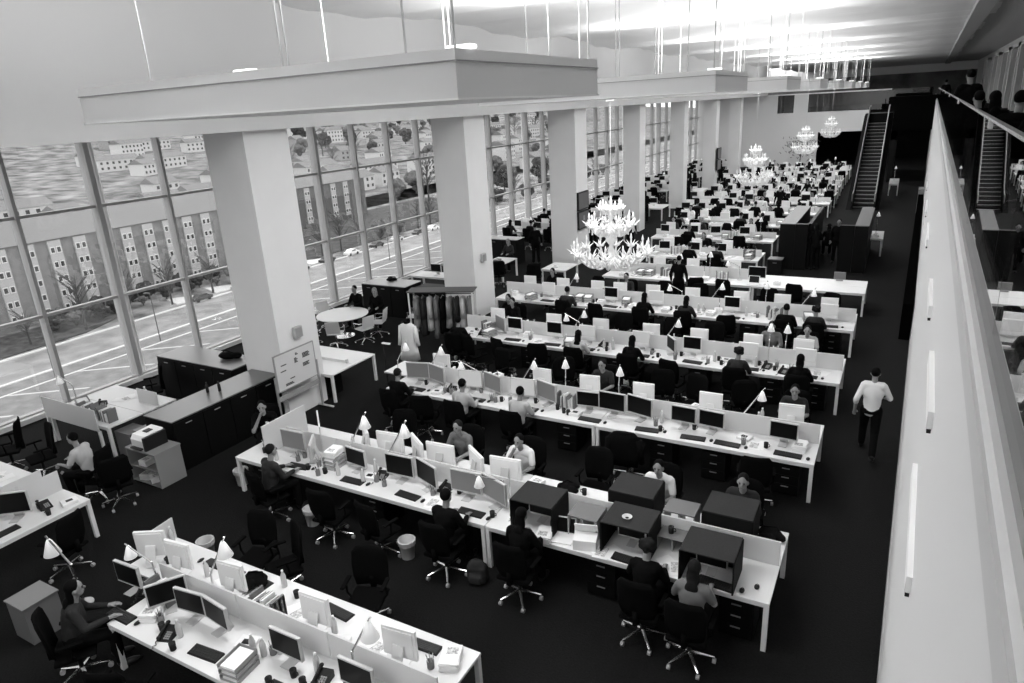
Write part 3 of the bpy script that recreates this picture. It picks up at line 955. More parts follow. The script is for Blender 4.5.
RISER.add('side_panel', box(B(), -0.22, -0.205, -0.2, 0.2, 0.0, 0.32), mat('pale_riser_side', 0.4, 0.7))
RISER.add('side_panel', box(B(), 0.205, 0.22, -0.2, 0.2, 0.0, 0.32), mat('pale_riser_side', 0.4, 0.7))
RISER.add('divider', box(B(), -0.01, 0.01, -0.18, 0.2, 0.0, 0.32), mat('pale_riser_side', 0.4, 0.7))

# ---------------- people ----------------
def limb(bm, pts, rs, n=10):
    for (a, b), (ra, rb) in zip(zip(pts, pts[1:]), zip(rs, rs[1:])):
        tube(bm, a, b, ra, rb, n)
    for p_, r_2 in zip(pts, rs):
        ball(bm, p_, r_2 * 0.99, 10)

def person_proto(pose, hair='short', sleeves='long', lean=0.0, chin=False, female=False, skirt=False, walk=False):
    p = Proto('person', 'person')
    V = Vector
    if pose == 'sit':
        hz_, hy = 0.585, 0.0
        hips = [V((s * 0.09, hy, hz_)) for s in (-1, 1)]
        knees = [V((s * 0.13, 0.42, 0.56)) for s in (-1, 1)]
        ank = [V((s * 0.12, 0.36 + 0.06 * (s > 0), 0.10)) for s in (-1, 1)]
        toe = [a + V((0, 0.17, -0.05)) for a in ank]
        ly = lean
        ch = V((0, 0.04 + ly * 0.6, 0.90)); nb = V((0, 0.06 + ly, 1.07)); hd = V((0, 0.11 + ly * 1.25, 1.24))
        sh = [V((s * 0.175, 0.05 + ly, 1.02)) for s in (-1, 1)]
        el = [V((s * 0.24, 0.14 + ly, 0.80)) for s in (-1, 1)]
        wr = [V((s * 0.14, 0.40 + ly * 0.5, 0.785)) for s in (-1, 1)]
        if chin:
            el[1] = V((0.2, 0.3 + ly, 0.82)); wr[1] = V((0.06, 0.24 + ly * 1.2, 1.08))
        hip_c = V((0, 0, hz_))
    else:
        hz_ = 0.93
        hip_c = V((0, 0, hz_))
        hips = [V((s * 0.09, 0, hz_)) for s in (-1, 1)]
        if walk:
            knees = [V((-0.1, 0.22, 0.52)), V((0.1, -0.06, 0.5))]
            ank = [V((-0.1, 0.3, 0.10)), V((0.1, -0.36, 0.17))]
            toe = [ank[0] + V((0, 0.17, -0.03)), ank[1] + V((0, 0.13, -0.11))]
        else:
            knees = [V((s * 0.1, 0.03, 0.5)) for s in (-1, 1)]
            ank = [V((s * 0.11, -0.02, 0.09)) for s in (-1, 1)]
            toe = [a + V((s_ * 0.02, 0.17, -0.05)) for a, s_ in zip(ank, (-1, 1))]
        ch = V((0, 0.01 + lean * 0.5, 1.27)); nb = V((0, 0.0 + lean, 1.46)); hd = V((0, 0.035 + lean * 1.2, 1.62))
        sh = [V((s * 0.165, lean, 1.41)) for s in (-1, 1)]
        if walk:
            el = [V((-0.26, -0.1, 1.14)), V((0.28, 0.1, 1.15))]; wr = [V((-0.27, 0.02, 0.9)), V((0.24, 0.32, 1.06))]
        elif chin:
            el = [V((s * 0.27, 0.06 + lean, 1.15)) for s in (-1, 1)]; wr = [V((s * 0.14, 0.3 + lean, 1.08)) for s in (-1, 1)]
        else:
            el = [V((s * 0.26, -0.02 + lean * .5, 1.14)) for s in (-1, 1)]; wr = [V((s * 0.26, 0.08 + lean * .5, 0.9)) for s in (-1, 1)]
    if female:
        for L_ in (sh,):
            for v in L_: v.x *= 0.88
    def torso(bm, g):
        ball(bm, hip_c, (0.165 + g, 0.115 + g, 0.12 + g), 14)
        mid = hip_c.lerp(ch, 0.5)
        ball(bm, mid, (0.14 + g, 0.10 + g, 0.19 + g), 14)
        ball(bm, ch, ((0.17 if not female else 0.15) + g, 0.115 + g, 0.19 + g), 14)
        tube(bm, sh[0], sh[1], 0.062 + g, 0.062 + g, 10)
        tube(bm, hip_c, ch, 0.12 + g, 0.125 + g, 12)
        tube(bm, ch, nb, 0.11 + g, 0.06, 12)
    bm = B()
    torso(bm, 0)
    tube(bm, nb - V((0, 0, 0.04)), hd, 0.052, 0.05, 10)
    face = (hd - nb)
    ball(bm, hd + V((0, 0, 0.02)), (0.072, 0.092, 0.105), 16)
    ball(bm, hd + V((0, 0.025, -0.045)), (0.055, 0.065, 0.06), 12)
    ball(bm, hd + V((0, 0.1, -0.005)), (0.012, 0.02, 0.022), 8)             # nose
    for s in (-1, 1): ball(bm, hd + V((s * 0.074, 0, 0.0)), (0.012, 0.02, 0.03), 8)
    for i in (0, 1):
        s = -1 if i == 0 else 1
        limb(bm, [sh[i], el[i], wr[i]], [0.048, 0.04, 0.026])
        limb(bm, [hips[i], knees[i], ank[i]], [0.085, 0.055, 0.038])
        ball(bm, (ank[i] + toe[i]) / 2 + V((0, 0, -0.02)), (0.04, 0.11, 0.035), 10)
        d = (wr[i] - el[i]).normalized()
        if pose == 'sit' and not (chin and i == 1): d = V((-s * 0.15, 1, -0.05)).normalized()
        side = d.cross(V((0, 0, 1)))
        side = side.normalized() if side.length > 0.1 else V((1, 0, 0))
        palm = wr[i] + d * 0.05
        tube(bm, wr[i], wr[i] + d * 0.09, 0.026, 0.03, 8)
        tube(bm, palm - side * 0.022, palm + side * 0.022 + d * 0.02, 0.018, 0.018, 8)
        nrm = side.cross(d)
        if nrm.z > 0: nrm = -nrm
        for f in range(4):                                                   # four fingers, curled
            o_ = wr[i] + d * 0.085 + side * (0.027 - 0.018 * f)
            L_ = (0.038, 0.044, 0.041, 0.032)[f]
            mid = o_ + d * L_ + nrm * 0.006
            tube(bm, o_, mid, 0.0085, 0.008, 6); tube(bm, mid, mid + d * L_ * 0.6 + nrm * 0.02, 0.008, 0.006, 6)
        tb = wr[i] + d * 0.035 - side * (s * 0.028)                          # thumb from the side of the palm
        tube(bm, tb, tb + d * 0.035 - side * s * 0.025, 0.011, 0.009, 6); tube(bm, tb + d * 0.035 - side * s * 0.025, tb + d * 0.06 - side * s * 0.022 + nrm * 0.01, 0.009, 0.007, 6)
    p.add('body', remesh(bm, 0.0085, 'body', SKIN, 1), None)
    bm = B(); torso(bm, 0.014)
    for i in (0, 1):
        if sleeves == 'long': limb(bm, [sh[i], el[i], el[i].lerp(wr[i], 0.92)], [0.06, 0.052, 0.038])
        elif sleeves == 'rolled': limb(bm, [sh[i], el[i], el[i].lerp(wr[i], 0.3)], [0.058, 0.052, 0.045])
        else: limb(bm, [sh[i], sh[i].lerp(el[i], 0.75)], [0.062, 0.058])
    p.add('shirt', remesh(bm, 0.014, 'shirt', CLD, 3), None)
    bm = B(); ball(bm, hip_c, (0.18, 0.135, 0.12), 12)
    for i in (0, 1):
        limb(bm, [hips[i], knees[i], knees[i].lerp(ank[i], 0.95)], [0.105, 0.075, 0.062])
    p.add('trousers', remesh(bm, 0.016, 'trousers', CLB, 3), None)
    bm = B()
    ball(bm, hd + V((0, -0.02, 0.045)), (0.082, 0.095, 0.095), 14)
    if hair == 'long':
        ball(bm, hd + V((0, -0.065, -0.07)), (0.085, 0.05, 0.15), 12)
        ball(bm, nb + V((0, -0.07, -0.05)), (0.09, 0.045, 0.13), 12)
    if hair == 'curly':
        for q in range(14):
            a = q * 2.4
            ball(bm, hd + V((0.07 * math.cos(a), -0.03 + 0.06 * math.sin(a), 0.0 + 0.008 * q)), 0.045, 8)
    if hair == 'bun': ball(bm, hd + V((0, -0.1, 0.07)), 0.04, 10)
    # cut the cap away from the face
    for v in bm.verts:
        if v.co.z < hd.z + 0.045 and v.co.y > hd.y + 0.0 and hair != 'long': v.co.z = max(v.co.z, hd.z + 0.04)
        if v.co.y > hd.y + 0.065: v.co.y = hd.y + 0.065 + 0.2 * (v.co.y - hd.y - 0.065)
    p.add('hair', remesh(bm, 0.014, 'hair', HAIR, 2), None)
    bm = B()
    for s in (-1, 1):
        ball(bm, hd + V((s * 0.028, 0.083, 0.012)), (0.011, 0.008, 0.006), 8)
        box(bm, hd.x + s * 0.028 - 0.015, hd.x + s * 0.028 + 0.015, hd.y + 0.08, hd.y + 0.092, hd.z + 0.027, hd.z + 0.032)
    p.add('eyes', bm, HAIR)
    p.add('mouth', box(B(), hd.x - 0.02, hd.x + 0.02, hd.y + 0.078, hd.y + 0.093, hd.z - 0.05, hd.z - 0.044), mat('lips', 0.12))
    for i in (0, 1):
        bm = B(); c_ = (ank[i] + toe[i]) / 2
        ball(bm, c_ + V((0, 0.0, -0.02)), (0.05, 0.135, 0.045), 12); ball(bm, ank[i] + V((0, 0, -0.02)), (0.045, 0.06, 0.06), 10)
        zm = min(v.co.z for v in bm.verts)
        for v in bm.verts: v.co.z = max(v.co.z, max(0.0, zm + 0.02) if walk and i == 1 else 0.0)
        p.add('shoe', bm, BLACK, True)
    return p
PM = person_proto('sit', 'short', 'long', 0.02)
PMS = person_proto('sit', 'short', 'short', 0.08)
PF = person_proto('sit', 'long', 'long', 0.03, female=True)
PFS = person_proto('sit', 'long', 'short', 0.0, female=True)
PFC = person_proto('sit', 'curly', 'long', 0.05, female=True)
PMC = person_proto('sit', 'short', 'short', 0.12, chin=True)
SM = person_proto('stand', 'short', 'long', 0.0)
SMW = person_proto('stand', 'short', 'rolled', 0.0, walk=True)
SF = person_proto('stand', 'long', 'long', 0.05, female=True, chin=True)
SL = person_proto('stand', 'curly', 'long', 0.22, chin=True)

# ---------------- desk rows ----------------
ROWY = {1: 3.5, 2: 7.25, 3: 10.96, 4: 14.71, 5: 18.45, 6: 22.25}
for k in range(7, 19): ROWY[k] = 25.9 + 3.72 * (k - 7)
DT = 0.72
def W(row, side):
    return '{o} from the aisle, ' + side + ' side of the ' + ordw(row) + ' desk row'
def bench(loc, rz, L, label, group, leg_x=None, near=(0, None), far=(0, None), divider=True, div_h=0.36, half=False, top_m=WHITE, depth=0.8):
    t = thing('double_desk' if not half else 'desk', label, 'desk', loc, rz, group)
    n0, n1 = near[0], near[1] or L
    f0, f1 = far[0], far[1] or L
    obj('desktop', box(B(), n0, n1, 0, depth - 0.005, DT - 0.035, DT, bev=0.004), top_m, t)
    obj('desk_rail', box(B(), n0 + 0.01, n1 - 0.01, 0.01, 0.03, DT - 0.075, DT - 0.035), LEGW, t)
    D = depth if half else 2 * depth
    if not half:
        obj('desktop', box(B(), f0, f1, depth + 0.005, D, DT - 0.035, DT, bev=0.004), top_m, t)
        obj('desk_rail', box(B(), f0 + 0.01, f1 - 0.01, D - 0.03, D - 0.01, DT - 0.075, DT - 0.035), LEGW, t)
    for x in (n0 + 0.035, n1 - 0.035):
        obj('leg', box(B(), x - 0.03, x + 0.03, 0.005, 0.065, 0, DT - 0.035), LEGW, t)
    for x in (f0 + 0.035, f1 - 0.035):
        obj('leg', box(B(), x - 0.03, x + 0.03, D - 0.065, D - 0.005, 0, DT - 0.035), LEGW, t)
    if divider:
        m0, m1 = max(n0, f0), min(n1, f1)
        n = max(1, round((m1 - m0) / 1.6))
        s = (m1 - m0) / n
        for i in range(n):
            obj('divider_panel', box(B(), m0 + i * s + 0.01, m0 + (i + 1) * s - 0.01, D / 2 - 0.012, D / 2 + 0.012, DT + 0.002, DT + div_h), FROST, t)
    return t

OCC = {}
RAD = {'flat_monitor': 0.2, 'keyboard': 0.19, 'mouse': 0.05, 'papers': 0.15, 'paper_stack': 0.15, 'loose_papers': 0.16, 'desk_phone': 0.12, 'magazine_row': 0.2, 'letter_tray': 0.17, 'pen_pot': 0.05, 'mug': 0.05, 'external_drive': 0.13, 'water_bottle': 0.05, 'desk_lamp': 0.09, 'person': 0.22, 'monitor_hood': 0.34}
def put(p, row, side, x, dy, look, z=DT, rz=0.0, **k):
    y0 = ROWY[row]
    if p.name in RAD: OCC.setdefault((row, side), []).append((x, max(dy, 0.05) if p.name == 'person' else dy, RAD[p.name]))
    flat = k.pop('flat', row >= 7)
    g = k.pop('group', None)
    if side == 'near': loc, r = (x, y0 + dy, z), rz
    else: loc, r = (x, y0 + 1.6 - dy, z), PI + rz
    return place(p, loc, r, look=look, where=W(row, side), group=g, flat=flat, **k)

GM = 'monitors on the desk rows'
def mon(row, side, x, kind='b', rz=0.0, dy=0.52):
    if side == 'near':
        p, m, look = {'b': (MON, {}, 'black-screened flat monitor'), 'B': (BIG, {}, 'large black-screened monitor'), 'g': (BIG, {'screen': SCRG}, 'grey-lit flat monitor'),
                      'w': (BIG, {'screen': SCRW}, 'white-lit flat monitor'), 'i': (IM, {}, 'white-cased black monitor'), 'l': (IM, {'screen': SCRW}, 'white-cased lit monitor')}[kind]
    else:
        p, m, look = {'i': (IM, {}, 'white monitor back'), 'B': (BIG, {'casing': IMAC}, 'wide white monitor back')}[kind]
    put(p, row, side, x, dy, look, rz=rz, mats=m, group=GM)

def kbm(row, side, x, dy=0.2, white=False):
    put(KB, row, side, x, dy, 'dark keyboard', rz=RND.uniform(-0.1, 0.1), group='keyboards on the desk rows')
    put(MOUSE, row, side, x + (0.32 if side == 'near' else -0.32), dy + RND.uniform(-0.03, 0.05), 'black mouse', group='mice on the desk rows')

def seat(row, side, x, dy=-0.42, rz=0.0, look='black office chair', jacket=False):
    put(CHAIR, row, side, x, dy, look, z=0, rz=rz, group='black office chairs')
SHIRTS = {'black': CLB, 'dark': CLD, 'grey': CLG, 'pale': CLL, 'white': CLW}
def person(row, side, x, p=None, shirt='dark', dy=-0.38, rz=0.0, label=None, hair=None, z=0, chair=True):
    m = {'shirt': SHIRTS[shirt]}
    if hair: m['hair'] = hair
    y0 = ROWY[row]
    loc, r = ((x, y0 + dy, z), rz) if side == 'near' else ((x, y0 + 1.6 - dy, z), PI + rz)
    if label: place(p, loc, r, label=label, group='people at the desks', mats=m, flat=row >= 7)
    else: put(p, row, side, x, dy, 'seated person in ' + shirt + ' top', z=z, rz=rz, mats=m, group='people at the desks')
    if chair: seat(row, side, x, dy - 0.02, rz, 'black chair under seated person')

CLUT = [(STACK, 'stack of papers', 0.16, 'paper on the desks'), (SHEET, 'loose papers', 0.2, 'paper on the desks'), (PHONE, 'black desk telephone', 0.12, 'desk telephones'), (BOOKS, 'row of magazines', 0.24, 'magazines on the desks'),
        (TRAYP, 'letter tray', 0.16, 'letter trays'), (PENS, 'pen pot', 0.05, 'pen pots'), (MUG, 'dark mug', 0.05, 'mugs'), (DEV, 'white desk device', 0.13, 'desk devices'), (BOTTLE, 'clear bottle', 0.04, 'bottles on the desks')]
def clutter(row, side, x0, x1, taken, n, seed, choices=(0, 1, 2, 3, 4, 5, 6, 7, 8)):
    rr = random.Random(seed)
    done = 0
    for i in range(n * 40):
        if done >= n: break
        p, look, hw, g = CLUT[rr.choice(choices)]
        x = rr.uniform(x0 + 0.2, x1 - 0.2)
        dy = rr.uniform(0.52, 0.62) if p is BOOKS else rr.uniform(0.2, 0.62)
        rad = RAD[p.name]
        if any((x - a) ** 2 + (dy - b) ** 2 < (0.78 * (rad + c)) ** 2 for a, b, c in OCC.get((row, side), [])): continue
        done += 1
        put(p, row, side, x, dy, look, rz=rr.uniform(-0.3, 0.3), group=g)

# lamps stand at the dividers
def lamp_at(row, x, kind, rz=0.0, side='near', dy=0.68, **k):
    if side == 'far' and row > 2: rz += PI
    put(LAMPS[kind], row, side, x, dy, 'white-shaded desk lamp', rz=rz, group='white desk lamps', **k)

# ---- benches ----
GB = 'long white double desks'
bench((-8.9, 3.5, 0), 0, 5.35, 'nearest white double desk crowded with screens, phones and papers', GB, near=(0.87, None))
bench((-10.15, 7.25, 0), 0, 5.35, 'second-row white double desk, window-side half with dual screens', GB)
bench((-4.79, 7.25, 0), 0, 3.98, 'second-row white double desk, aisle half carrying the dark hoods', GB)
bench((-10.3, 10.96, 0), 0, 5.73, 'third-row white double desk, window-side half with three men seated', GB, near=(0.7, None))
bench((-4.56, 10.96, 0), 0, 3.84, 'third-row white double desk, aisle half with a row of black screens', GB)
bench((-10.3, 14.71, 0), 0, 5.0, 'fourth-row white double desk, window-side half', GB)
bench((-5.29, 14.71, 0), 0, 4.66, 'fourth-row white double desk, aisle half', GB)
bench((-11.1, 18.45, 0), 0, 5.2, 'fifth-row white double desk, window-side half', GB)
bench((-5.89, 18.45, 0), 0, 5.28, 'fifth-row white double desk, aisle half', GB)
bench((-8.9, 22.25, 0), 0, 5.1, 'sixth-row white double desk, window-side half', GB)
bench((-3.79, 22.25, 0), 0, 3.25, 'long empty white table top at the aisle end of the sixth row', GB, divider=False)

# ---- row 1 ----
for x, k, rz in ((-8.3, 'b', 0.05), (-7.05, 'b', 0.12), (-6.58, 'b', -0.12), (-7.5, 'b', 1.0), (-5.42, 'b', 0.0), (-4.4, 'b', 0.0)): mon(1, 'near', x, k, rz)
for x, rz in ((-8.6, 0.5), (-8.0, 0.1), (-6.95, 0.1), (-5.5, 0.05), (-4.25, 0.1)): mon(1, 'far', x, 'i', rz)
for x, dy in ((-8.1, 0.16), (-6.55, 0.2), (-5.3, 0.2), (-4.3, 0.18)): kbm(1, 'near', x + 0.12, dy)
for x in (-7.7, -6.9, -5.5, -4.2): kbm(1, 'far', x)
for x, dy, rz in ((-8.02, 0.6, 0.5), (-7.0, 0.2, 0.3), (-4.8, 0.5, 0.2)): put(PHONE, 1, 'near', x - 0.1, dy, 'black desk telephone', rz=rz, group='desk telephones')
put(BOOKS, 1, 'near', -7.72, 0.6, 'row of magazines', group='magazines on the desks')
put(STACK, 1, 'near', -7.62, 0.36, 'stack of papers', rz=0.5, group='paper on the desks')
put(DEV, 1, 'near', -6.1, 0.52, 'white desk device', rz=0.3, group='desk devices')
put(TRAYP, 1, 'near', -5.85, 0.2, 'letter tray', rz=0.1, group='letter trays')
put(MUG, 1, 'near', -6.85, 0.08, 'dark mug', group='mugs')
put(BOTTLE, 1, 'far', -9.02 + 0.2, 0.1, 'clear bottle', group='bottles on the desks')
put(BOTTLE, 1, 'far', -6.5, 0.12, 'clear bottle', group='bottles on the desks')
put(SHEET, 1, 'far', -7.2, 0.3, 'loose papers', group='paper on the desks')
put(STACK, 1, 'far', -3.78, 0.26, 'stack of papers', rz=0.4, group='paper on the desks')
place(SOFT, (-6.9, 4.82, DT), 0.4, label='crumpled black bag lying on the nearest double desk beside a bottle')
lamp_at(1, -7.2, 0, PI + 0.1, 'far', 0.66, scale=1.2)
lamp_at(1, -4.62, 0, -0.1, 'near', 0.7, scale=1.2)
lamp_at(1, -7.95, 1, 0.2, 'near', 0.7)
person(1, 'near', -8.35, PF, 'dark', dy=-0.25, rz=-0.55, label='woman with long dark hair and dark top leaning on the nearest desk corner')
for x, rz in ((-7.0, 0.4), (-5.2, 0.2)): seat(1, 'near', x, -0.45, rz)
for x, rz in ((-7.7, 0.2), (-7.15, -0.5), (-5.6, 0.35)): seat(1, 'far', x, -0.42, rz)
place(BIN, (-9.0, 5.6, 0), label='white waste bin standing behind the far edge of the nearest desk', scale=1)
t = thing('storage_box', 'grey flat-topped storage unit at the left end of the nearest desk', 'storage unit', (-9.72, 3.45, 0), 0)
obj('cabinet_body', box(B(), -0.22, 0.22, -0.22, 0.22, 0.02, 0.58), mat('grey_cabinet', 0.12, 0.6), t)
obj('cabinet_top', box(B(), -0.235, 0.235, -0.235, 0.235, 0.58, 0.6), GTOP, t)
t = thing('desk_end_screen', 'slim pale folder screen standing at the far left corner of the nearest desk', 'screen panel', (-8.85, 4.85, DT), 0.1)
obj('screen_panel', box(B(), -0.01, 0.01, -0.2, 0.25, 0, 0.34), FROST, t)
obj('foot', box(B(), -0.06, 0.06, -0.1, 0.1, 0, 0.01), LEGW, t)

# ---- row 2 ----
for x, k, rz, dy in ((-9.12, 'g', 0.05, 0.5), (-8.62, 'b', -0.95, 0.45), (-7.65, 'b', -0.1, 0.5), (-6.72, 'B', 0.05, 0.52), (-6.16, 'B', -0.35, 0.5), (-5.42, 'g', 0.05, 0.52), (-4.9, 'g', -0.35, 0.5)): mon(2, 'near', x, k, rz, dy)
for x, k, rz in ((-7.95, 'B', -0.7), (-7.4, 'B', 0.1), (-6.8, 'B', -0.6), (-6.32, 'B', 0.05), (-5.6, 'B', -0.6), (-5.05, 'B', 0.1)): mon(2, 'far', x, k, rz, 0.45)
for x in (-8.75, -7.5, -6.35, -5.15): kbm(2, 'near', x, 0.2)
put(TRAYP, 2, 'near', -8.15, 0.5, 'letter tray', group='letter trays')
put(STACK, 2, 'near', -8.15, 0.5, 'stack of papers on letter tray', z=DT + 0.225, rz=0.2, group='paper on the desks')
put(DEV, 2, 'near', -7.3, 0.42, 'white desk device', rz=0.2, group='desk devices')
put(PENS, 2, 'near', -8.2, 0.12, 'pen pot', group='pen pots')
put(PHONE, 2, 'near', -7.12, 0.5, 'black desk telephone', rz=0.2, group='desk telephones')
put(PENS, 2, 'near', -6.9, 0.3, 'pen pot', group='pen pots')
put(PHONE, 2, 'near', -4.52, 0.5, 'black desk telephone', rz=0.3, group='desk telephones')
put(MUG, 2, 'near', -9.75, 0.35, 'dark mug', group='mugs')
put(PENS, 2, 'near', -9.9, 0.5, 'pen pot', group='pen pots')
put(SHEET, 2, 'near', -6.35, 0.4 - 0.02, 'loose papers', group='paper on the desks') if False else None
for hx, hy, hl in ((-4.08, 7.66, 'dark hood box over a monitor, first along the second row near side'), (-2.69, 7.66, 'dark hood box with a small dish on its top'), (-1.57, 7.5, 'dark hood box nearest the aisle, open towards the two women')):
    place(HOOD, (hx, hy, DT), 0, label=hl, group='dark monitor hoods')
for hx, hy, hl in ((-2.88, 8.46, 'dark hood box on the far side in front of a man in white'), (-1.53, 8.47, 'dark hood box on the far side nearest the aisle')):
    place(HOOD, (hx, hy, DT), PI, label=hl, group='dark monitor hoods')
for x in (-4.08, -2.69, -1.57):
    put(MON, 2, 'near', x, {-4.08: 0.46, -2.69: 0.46, -1.57: 0.3}[x], 'hooded dark monitor', group=GM, scale=0.85)
for x in (-2.88, -1.53):
    put(MON, 2, 'far', x, 0.40, 'hooded monitor', group=GM, scale=0.85)
for x in (-2.5, -1.35): kbm(2, 'near', x - 0.12, 0.02 + 0.08)
t = thing('glass_dish', 'small glass dish on top of the middle dark hood box', 'dish', (-2.72, 7.6, DT + 0.481))
obj('bowl', lathe(B(), [(0.03, 0), (0.07, 0.025), (0.066, 0.025), (0.025, 0.006)], 14, cap=False), CUPG, t)
for rx, ry, rh, lb, sc_ in ((-3.36, 7.74, 0, 'grey-topped desk shelf beside the laptop', 1.0), (-2.18, 8.35, 0, 'pale grey shelf riser between the two far hood boxes', 1.0), (-2.15, 7.93, -0.14, 'low grey shelf with a small black cup on it', 1.0)):
    o = place(RISER, (rx, ry, DT + 0.0), 0, label=lb, group='grey desk shelves', scale=1)
    if rh: o.scale = (0.95, 0.85, 0.6)
    else: o.scale = (1, 0.9, 1.05) if rx > -3 else (1, 1, 1.0)
place(MUG, (-2.2, 7.9, DT + 0.205), 0, label='small black cup on the low grey shelf between hood boxes')
place(LAP, (-3.62, 7.42, DT), 0.15, label='small open laptop with dark screen beside the white carton')
t = thing('white_carton', 'large white open carton on the near edge beside the laptop', 'carton', (-3.25, 7.4, DT), 0.25)
obj('carton_body', box(B(), -0.16, 0.16, -0.11, 0.13, 0, 0.16, bev=0.006), PAPER, t)
obj('flap', box(B(), -0.16, 0.16, 0, 0.012, 0, 0.18, Matrix.Translation((0, 0.13, 0.16)) @ Matrix.Rotation(0.5, 4, 'X')), PAPER, t)
put(SHEET, 2, 'near', -3.0, 0.13, 'loose papers', group='paper on the desks')
put(SHEET, 2, 'near', -2.0, 0.22, 'loose papers', rz=0.3, group='paper on the desks')
put(BOTTLE, 2, 'near', -3.82, 0.3, 'dark upright bottle', group='bottles on the desks', mats={'bottle_body': BLACK})
put(STACK, 2, 'near', -4.3 + 0.45, 0.1, 'stack of papers', rz=0.2, group='paper on the desks')
place(SOFT, (-4.05, 8.62, DT), 1.2, label='black handbag lying on the far side behind the first hood box')
place(SOFT, (-1.02, 8.6, DT), 0.2, label='black bag on the far corner of the second desk row by the aisle')
put(MOUSE, 2, 'near', -1.0, 0.25, 'black mouse', group='mice on the desk rows')
t = thing('partition_panel', 'tall pale partition panel standing at the window end of the second row', 'partition', (-9.6, 7.5, DT))
obj('screen_panel', box(B(), -0.012, 0.012, 0, 1.05, 0.02, 0.58), FROST, t)
obj('panel_frame', box(B(), -0.015, 0.015, 0, 1.05, 0.575, 0.595), LEGW, t)
t = thing('partition_panel', 'second pale partition panel set behind the light grey monitor', 'partition', (-9.0, 8.3, DT), -0.75)
obj('screen_panel', box(B(), -0.4, 0.4, -0.012, 0.012, 0.0, 0.5), FROST, t)
obj('panel_frame', box(B(), -0.4, 0.4, -0.015, 0.015, 0.5, 0.52), LEGW, t)
lamp_at(2, -7.95, 0, 0.1, 'near', 0.7, scale=1.25)
lamp_at(2, -7.1, 0, 0.1, 'near', 0.7, scale=1.25)
lamp_at(2, -4.75, 1, 0.9, 'near', 0.6)
GP = None
person(2, 'near', -8.85, PM, 'dark', rz=-0.2, label='man in dark sweater seated at the window end of the second row', hair=HAIRG)
person(2, 'near', -5.25, PM, 'black', label='man in black seated with his back to us beside the grey-lit screens')
person(2, 'near', -4.02, PF, 'black', label='woman in black with dark hair in front of the first hood box')
person(2, 'near', -2.25, PFC, 'black', label='curly-haired person in black seated before the middle hood box', hair=HAIRG)
person(2, 'near', -1.62, PFS, 'grey', dy=-0.5, label='woman with light brown hair and grey top seated nearest the aisle in the second row', hair=HAIRG)
person(2, 'far', -6.35, PMS, 'grey', dy=-0.35, label='man in grey polo shirt facing us behind the second row', hair=HAIRG)
person(2, 'far', -5.1, PMC, 'white', dy=-0.35, label='person in white T-shirt bent over behind the second row')
person(2, 'far', -2.72, PMS, 'white', dy=-0.35, label='man in white T-shirt seated behind the far hood box')
person(2, 'far', -1.5, PM, 'dark', dy=-0.35, label='man mostly hidden behind the far hood box nearest the aisle', hair=HAIRG)
place(PMC, (-10.62, 8.45, 0), -2.4, label='person with dark hair, hand raised, seated before the long black cabinet', mats={'shirt': CLB}, group='people at the desks')
place(CHAIR, (-10.64, 8.47, 0), -2.4, label='black chair under the person before the long black cabinet', group='black office chairs')
for x, rz in ((-7.45, 0.1), (-6.45, -0.2)): seat(2, 'near', x, -0.4, rz)
for x, rz in ((-7.9, 0.3), (-3.9, 0.0)): seat(2, 'far', x, -0.45, rz)
place(BIN, (-10.35, 7.45, 0), label='pale waste bin under the window end of the second desk row')
place(BIN, (-8.1, 7.0, 0), 0.3, label='waste bin with crumpled bag behind the man in dark sweater')
place(BIN, (-6.05, 6.95, 0), label='white waste bin in front of the second row')
place(BAG, (-4.75, 6.9, 0), 0.2, label='dark backpack on the floor by the desk legs of the second row')

# ---- row 3 ----
for x, k, rz in ((-9.06, 'g', 0.25), (-8.55, 'g', -0.3), (-7.66, 'w', 0.15), (-7.1, 'g', -0.35), (-6.38, 'w', 0.1), (-5.83, 'g', -0.35), (-4.92, 'b', 0.1), (-4.42, 'B', -0.05), (-3.86, 'B', -0.25), (-3.02, 'b', -0.05), (-2.51, 'b', -0.1), (-1.28, 'b', -0.05)): mon(3, 'near', x, k, rz)
for x, rz in ((-8.85, 0.1), (-6.25, 0), (-5.15, 0.1), (-4.0, 0.05), (-2.68, 0), (-1.25, 0.1)): mon(3, 'far', x, 'i', rz, 0.42)
for x in (-8.9, -7.35, -6.1, -4.75, -3.6, -2.75, -2.15, -1.15): kbm(3, 'near', x, 0.18)
for x in (-6.3, -5.15, -4.0, -1.3): kbm(3, 'far', x, 0.14)
put(PHONE, 3, 'near', -8.1, 0.4, 'black desk telephone', group='desk telephones')
put(PENS, 3, 'near', -7.9, 0.25, 'pen pot', group='pen pots')
put(MUG, 3, 'near', -3.37, 0.25, 'dark mug', group='mugs')
put(BOTTLE, 3, 'near', -3.45, 0.6, 'clear bottle', group='bottles on the desks')
put(MUG, 3, 'near', -5.35, 0.3, 'dark mug', group='mugs')
put(BOOKS, 3, 'near', -5.4, 0.6, 'row of magazines', group='magazines on the desks')
put(STACK, 3, 'near', -1.12 + 0.12, 0.5, 'stack of papers', group='paper on the desks')
put(SHEET, 3, 'near', -1.72, 0.32, 'loose papers', group='paper on the desks')
for x, k, r in ((-9.95, 0, 0), (-9.0, 0, 0.2), (-7.55, 1, 0.2), (-6.6, 0, 0), (-5.58, 2, 0), (-4.42, 2, 0.3), (-2.05, 0, 0.2)): lamp_at(3, x, k, r, 'far' if k != 1 else 'near', 0.7)
person(3, 'near', -9.0, PM, 'black', label='man in black sweater seated at the window end of the third row', hair=HAIRG)
person(3, 'near', -7.35, PM, 'pale', label='man in pale shirt seated in the third row with his back to us')
person(3, 'near', -6.05, PMS, 'pale', label='person in pale T-shirt reaching to a keyboard in the third row')
